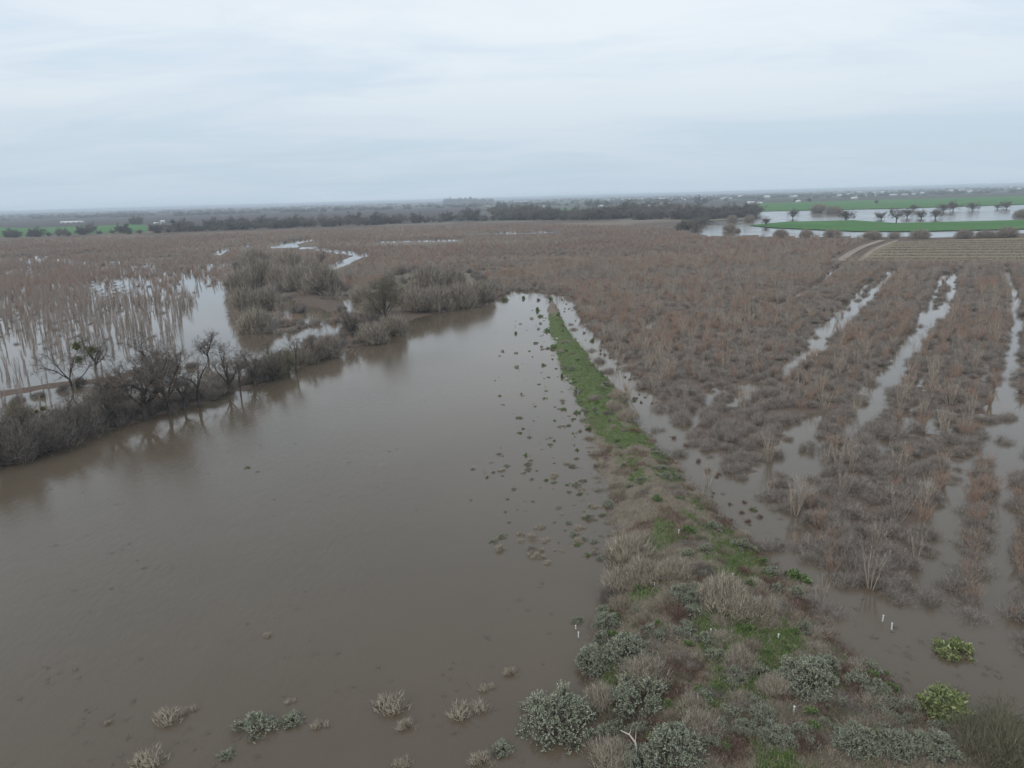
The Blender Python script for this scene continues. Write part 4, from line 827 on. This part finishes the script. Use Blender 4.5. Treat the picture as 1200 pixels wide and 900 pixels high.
# ------------------------------------------------------------------ far trees, farms, horizon
farA = [big_tree('far_tree', 11, 1, 1.0, 0.4, 10, 60+i, spread=0.95, twigs=3600, twig_len=1.9, tw=0.10, twmat='fartree') for i in range(2)]
farB = [big_tree('far_tree', 12, 1, 1.0, 0.35, 10, 70+i, spread=0.75, twigs=3000, twig_len=1.7, tw=0.07, twmat='fargrey') for i in range(2)]
oakF = [big_tree('flooded_oak', 14, 1, 2.6, 0.5, 9, 80+i, spread=1.3, twigs=2600, twig_len=1.8, tw=0.06, twmat='twig') for i in range(2)]
oakW = big_tree('bleached_oak', 14, 1, 4.0, 0.5, 8, 90, spread=1.2, twigs=1700, twig_len=1.4, tw=0.06, twmat='farwhite')
for i, (px, py, h, lb) in enumerate([(929, 256, 16, 'bare oak in the far lake nearest its left shore'), (992, 258.5, 21, 'largest lone oak between the far lake and the green spit'), (897.5, 264.5, 13, 'small tree at the tip of the green spit'), (1033, 257, 15, 'bare oak left of the bleached oak in the far lake'), (1063, 255, 16, 'oak right behind the bleached oak in the far lake'),
        (1080, 256, 17, 'left oak of the dense middle clump in the far lake'), (1096, 256, 17, 'second oak of the dense middle clump in the far lake'), (1106, 248, 16, 'oak at the back left of the middle clump in the far lake'), (1117, 247, 16, 'oak at the back right of the middle clump in the far lake'), (1140, 246.5, 16, 'lone round oak right of the middle clump in the far lake'), (1169, 245, 9, 'small tree near the far right lake shore'), (1180, 244.5, 15, 'rightmost oak on the far lake shore'), (1071, 247, 11, 'small oak at the far edge of the lake')]):
    put_px(oakF[i % 2], px, py, h, 14, lb, 'tree', 'oaks standing in the far lake', zs=0.8)
put_px(oakW, 1050, 262.5, 23, 14, 'bleached grey oak on the near shore of the far lake', 'tree')
for i, (px, py, w, lb) in enumerate([(1078, 280, 26, 'rounded grey willow below the green spit'), (1022, 281, 26, 'brown thicket at the top of the dirt track'), (1048, 280, 14, 'low brown thicket between track head and rounded willow'), (855, 271, 18, 'dark bushy willow standing in the far river'), (864, 271.5, 10, 'small bush at the right of the dark river willow'), (1180, 279, 30, 'thicket right of the rounded grey willow at the frame edge'), (1130, 280, 26, 'low thicket line right of the rounded grey willow'), (1155, 279.5, 24, 'thicket in the middle of the low line at the right'), (1198, 254, 22, 'reddish thicket in the far lake at the right picture edge'), (975, 279, 24, 'brown thicket at the near river shore, right'), (945, 279, 20, 'brown thicket at the near river shore, middle'), (915, 279.5, 20, 'brown thicket at the near river shore, left'), (960, 248.8, 24, 'reed-brown thicket strip in the far lake'), (977, 250, 22, 'reddish thicket strip left of the largest lone oak'), (878, 259.5, 16, 'brown thicket on the far river spit'), (858, 260, 16, 'low thicket at the far river bend')]):
    put_px(PR['thicket'][i % 3], px, py, w, 8.0, lb, 'thicket', 'thickets around the far lake', zs=0.6 if w > 20 else 0.75)
# tree lines
rs = np.random.default_rng(5)
def line(pts, n, kinds, h, lab, grp, jit=1.2):
    pl = np.array(pts, float)
    for i in range(n):
        s = (i+rs.uniform(0.1, 0.9))/n*(len(pl)-1); k = min(int(s), len(pl)-2); q = pl[k]+(pl[k+1]-pl[k])*(s-k); q = q+[rs.normal(0, 2), -abs(rs.normal(0, jit))]
        pr = kinds[rs.integers(0, len(kinds))]; hh = h*rs.uniform(0.45, 1.25); g = G(*q); s_ = hh*mpp(*q)/11.5
        place(pr, g[0], g[1], 0.2, rs.uniform(0, 6.28), (s_*1.45, s_*1.45, s_), lab+(', left third' if i < n/3 else ', middle third' if i < 2*n/3 else ', right third'), 'tree', grp)
line([(205, 273), (300, 269), (400, 265.5), (500, 261.5), (600, 258.5)], 72, farA+farB, 12.5, 'dark tree in the dense line behind the plain, left of the farm road', 'tree line left of the farm road')
line([(0, 279), (60, 278.5), (120, 275.5), (200, 273.5)], 18, farA+farB[:1], 10.5, 'dark tree in the broken line by the left green field', 'trees by the left green field')
line([(590, 259), (650, 258.5), (720, 258), (800, 258)], 80, farB+farB+farA[:1], 15, 'grey bare tree in the wood right of the farm road', 'wood right of the farm road', jit=2.6)
line([(790, 259), (840, 257), (886, 254.5)], 46, farA+farB, 14, 'tree in the dark grove left of the far lake', 'grove left of the far lake', jit=2.5)
line([(792, 272), (806, 270), (828, 263)], 10, farB, 11, 'bare tree on the left river bank', 'trees on the left river bank', jit=1.0)
for px, py, h, lb in [(163, 263.5, 10, 'dark tree pair member left of the white farmhouse'), (157, 263.5, 9, 'leftmost dark tree before the white farmhouse'), (585, 246.5, 10, 'rounded dark tree beside the farm road'), (590, 246, 9, 'dark tree right of the rounded one at the farm road'), (97, 275, 10, 'tree in the middle of the left green field edge'), (818, 238.5, 9, 'dark tree by the long white sheds'), (826, 238.5, 8, 'second dark tree by the long white sheds'), (700, 242, 8, 'dark tree behind the farm roof'), (760, 241, 7, 'dark tree beside the tan farmhouse'), (932, 237, 5, 'tree on the far green field, left'), (948, 236.5, 5, 'tree on the far green field, second'), (1027, 238.5, 4, 'bush in the middle of the far green field')]:
    put_px(farA[0] if len(lb) % 2 else farA[1], px, py, h, 11, lb, 'tree')
line([(522, 239), (572, 238)], 26, farA, 6.0, 'dark conifer-like tree in the long grove on the horizon', 'grove on the horizon', jit=0.3)
line([(690, 242), (716, 241)], 9, farA, 6.5, 'dark tree behind the middle farm', 'trees behind the middle farm', jit=0.3)
# farm buildings
def house(px, py, w, dpt, h, roof, lb, long=False, rz=None, name='farmhouse', wall='wallw'):
    root = empty(name); mw = MB(); box(mw, -w/2, w/2, -dpt/2, dpt/2, -0.3, h); ob = mw.build('wall', M[wall], root)
    mr_ = MB(); e = 0.4; rh = dpt*0.22 if not long else dpt*0.14
    v = np.array([[-w/2-e, -dpt/2-e, h], [w/2+e, -dpt/2-e, h], [w/2+e, 0, h+rh], [-w/2-e, 0, h+rh], [w/2+e, dpt/2+e, h], [-w/2-e, dpt/2+e, h]], float)
    v2 = v+[0, 0, 0.25]; vv = np.concatenate([v, v2]); fa = []
    for b, fl in ((0, True), (6, False)):
        for q in ([0, 1, 2], [0, 2, 3], [3, 2, 4], [3, 4, 5]): fa.append([x+b for x in (q[::-1] if fl else q)])
    for i, j in ((0, 1), (1, 2), (2, 4), (4, 5), (5, 3), (3, 0)): fa += [[i, j, j+6], [i, j+6, i+6]]
    mr_.add(vv, np.array(fa)); mr_.build('roof', M[roof], root)
    gb = MB(); gb.add(np.array([[-w/2, -dpt/2, h], [-w/2, dpt/2, h], [-w/2, 0, h+rh], [w/2, -dpt/2, h], [w/2, dpt/2, h], [w/2, 0, h+rh]], float), np.array([[1, 0, 2], [3, 4, 5]])); gb.build('gable', M[wall], root)
    if not long:
        for k in range(3):
            wn_ = MB(); x = -w/2+w*(k+0.5)/3; box(wn_, x-0.6, x+0.6, -dpt/2-0.06, -dpt/2+0.05, 1.0 if k != 1 else 0.0, 2.3); wn_.build('window' if k != 1 else 'door', M['glassd'], root)
    else:
        for k in range(4):
            wn_ = MB(); x = -w/2+w*(k+0.5)/4; box(wn_, x-1.5, x+1.5, -dpt/2-0.06, -dpt/2+0.05, 0.0, 2.6); wn_.build('bay_door', M['glassd'], root)
    g = G(px, py); root.location = (g[0], g[1], 0.3); root.rotation_euler = (0, 0, random.uniform(-0.3, 0.3) if rz is None else rz); tag(root, lb, 'building'); return root
for a in [(185, 264, 14, 9, 3.6, 'roofw', 'white farmhouse between the dark trees on the left'), (191, 261.5, 9, 8, 4.5, 'roofw', 'small white outbuilding behind the left farmhouse'), (622, 244.5, 12, 9, 4, 'roofw', 'small white house at the edge of the green field right of the farm road'), (616, 244, 8, 8, 4, 'roofg', 'small dark shed left of that green-field white house'), (637, 243, 9, 8, 4, 'roofw', 'tiny pale house right of the green-field white house'), (704, 243, 16, 10, 4, 'roofw', 'white-roofed house before the middle farm trees'), (765, 243, 26, 10, 4, 'roofw', 'tan-white farmhouse among trees, middle right', ), (786, 240, 8, 8, 5, 'roofw', 'small pale house right of the tan-white farmhouse'), (880, 239.5, 22, 12, 5, 'roofw', 'white barn at the left end of the far green field'), (890, 239.5, 14, 9, 4, 'roofw', 'second barn at the left end of the far green field'), (1001, 233.5, 20, 12, 5, 'roofw', 'bright white house in the middle of the far green field edge'), (935, 237.5, 12, 9, 5, 'roofw', 'white shed between trees on the far green field')]:
    house(a[0], a[1], a[2]*0.75, a[3]*0.75, a[4]*0.75, *a[5:])
for px, py, w, lb in [(85, 261.5, 46, 'long white greenhouse lying in the brown field at left'), (552, 240.6, 60, 'white packing shed left end under the horizon grove'), (564, 240.2, 34, 'white packing shed right end under the horizon grove'), (840, 233.6, 260, 'long white shed right of the dark trees on the plain'), (876, 232.6, 120, 'shorter white shed continuing the long one'), (808, 234.2, 110, 'long white shed left of the dark trees'), (745, 234.0, 330, 'long pale greenhouse row near the horizon, middle'), (785, 232.6, 260, 'second pale greenhouse row near the horizon'), (1040, 229.2, 220, 'long pale shed on the right plain below the town'), (922, 231.2, 140, 'pinkish long shed on the right plain'), (600, 236.9, 200, 'pale greenhouse strip beyond the horizon grove')]:
    house(px, py, w, 11, 2.4, 'roofw', lb, long=True, rz=0.02, name='long_shed')
blk = [house(px, 0, 10, 8, 4, 'roofw', 'x') if False else None for px in ()]
hp = []
for i in range(46):                                                 # scattered town houses near the right horizon
    px = 640+rs.uniform(0, 1)**0.6*560; hz = 232.5-(px-600)*0.0276; py = hz+rs.uniform(3.0, 8.0)
    if i == 0: src = house(px, py, 22, 14, 6, 'roofw', 'pale distant house in the hazy town below the horizon', name='town_house'); o = src
    else:
        o = copy_tree(src); g = G(px, py); o.location = (g[0], g[1], 0.3); o.rotation_euler = (0, 0, rs.uniform(-1, 1)); tag(o, 'pale distant house in the hazy town below the horizon', 'building')
    s = rs.uniform(0.4, 1.0); o.scale = (s, s, s); o["group"] = 'town houses below the horizon'
# far woods that read as one mass
def wood(name, n, pxr, dyr, hpx, lab, mat_kinds):
    px = rs.uniform(*pxr, n); hz = 232.5-(px-600)*0.0276; py = hz+rs.uniform(0, 1, n)**1.2*(dyr[1]-dyr[0])+dyr[0]
    P = np.array([G(a, b) for a, b in zip(px, py)]); k = fbm(px*0.05, py*1.3, 2, 3) > 0.47; P = P[k]; n = len(P)
    s = rs.uniform(0.6, 1.25, n)[:, None]*hpx*np.ones((1, 3))*[1.6, 1.3, 1.0]
    scatter(name, mat_kinds, P, np.full(n, 0.2), np.column_stack([np.zeros(n), np.zeros(n), rs.uniform(0, 6.28, n)]), s, rs.integers(0, len(mat_kinds), n), lab, 'woods')
farclump = [single(dome_twigs(7, 9, 900, 0.22, 2.6, 10, up=0.3), 'far_grove', 'fartree') for i in range(2)]
for i, (px, py, lb) in enumerate([(664, 241, 'dark round grove left of the middle farm'), (850, 236, 'dark round grove beyond the long white sheds')]):
    g = G(px, py); place(farclump[i], g[0], g[1], 0.2, 0, (1.5, 1.5, 0.9), lb, 'grove')
wood('far_woods', 6500, (-500, 1800), (0.8, 10.0), 1.15, 'hazy scattered woods and orchards up to the horizon', farclump)

# ------------------------------------------------------------------ air
hz_m = bpy.data.materials.new('haze_air'); hz_m.use_nodes = True; t = hz_m.node_tree; t.nodes.clear()
o_ = N(t, 'ShaderNodeOutputMaterial'); pv = N(t, 'ShaderNodeVolumePrincipled'); V(pv, 'Color', (0.80, 0.89, 1.0, 1)); V(pv, 'Density', 1.9e-4); V(pv, 'Anisotropy', 0.0)
Lk(t, pv.outputs[0], o_.inputs['Volume'])
mb = MB(); box(mb, -18000, 18000, -200, 16500, -2.2, 31.5); hz_o = mb.build('haze', hz_m); tag(hz_o, 'pale blue haze lying over the whole plain', 'haze', kind='stuff')
# prototypes that were never set out
for o in list(COL.objects):
    if o.parent is None and "label" not in o and "kind" not in o and o.type in ('MESH', 'EMPTY'):
        for ch in KIDS.get(o.name, []): bpy.data.objects.remove(ch)
        bpy.data.objects.remove(o)
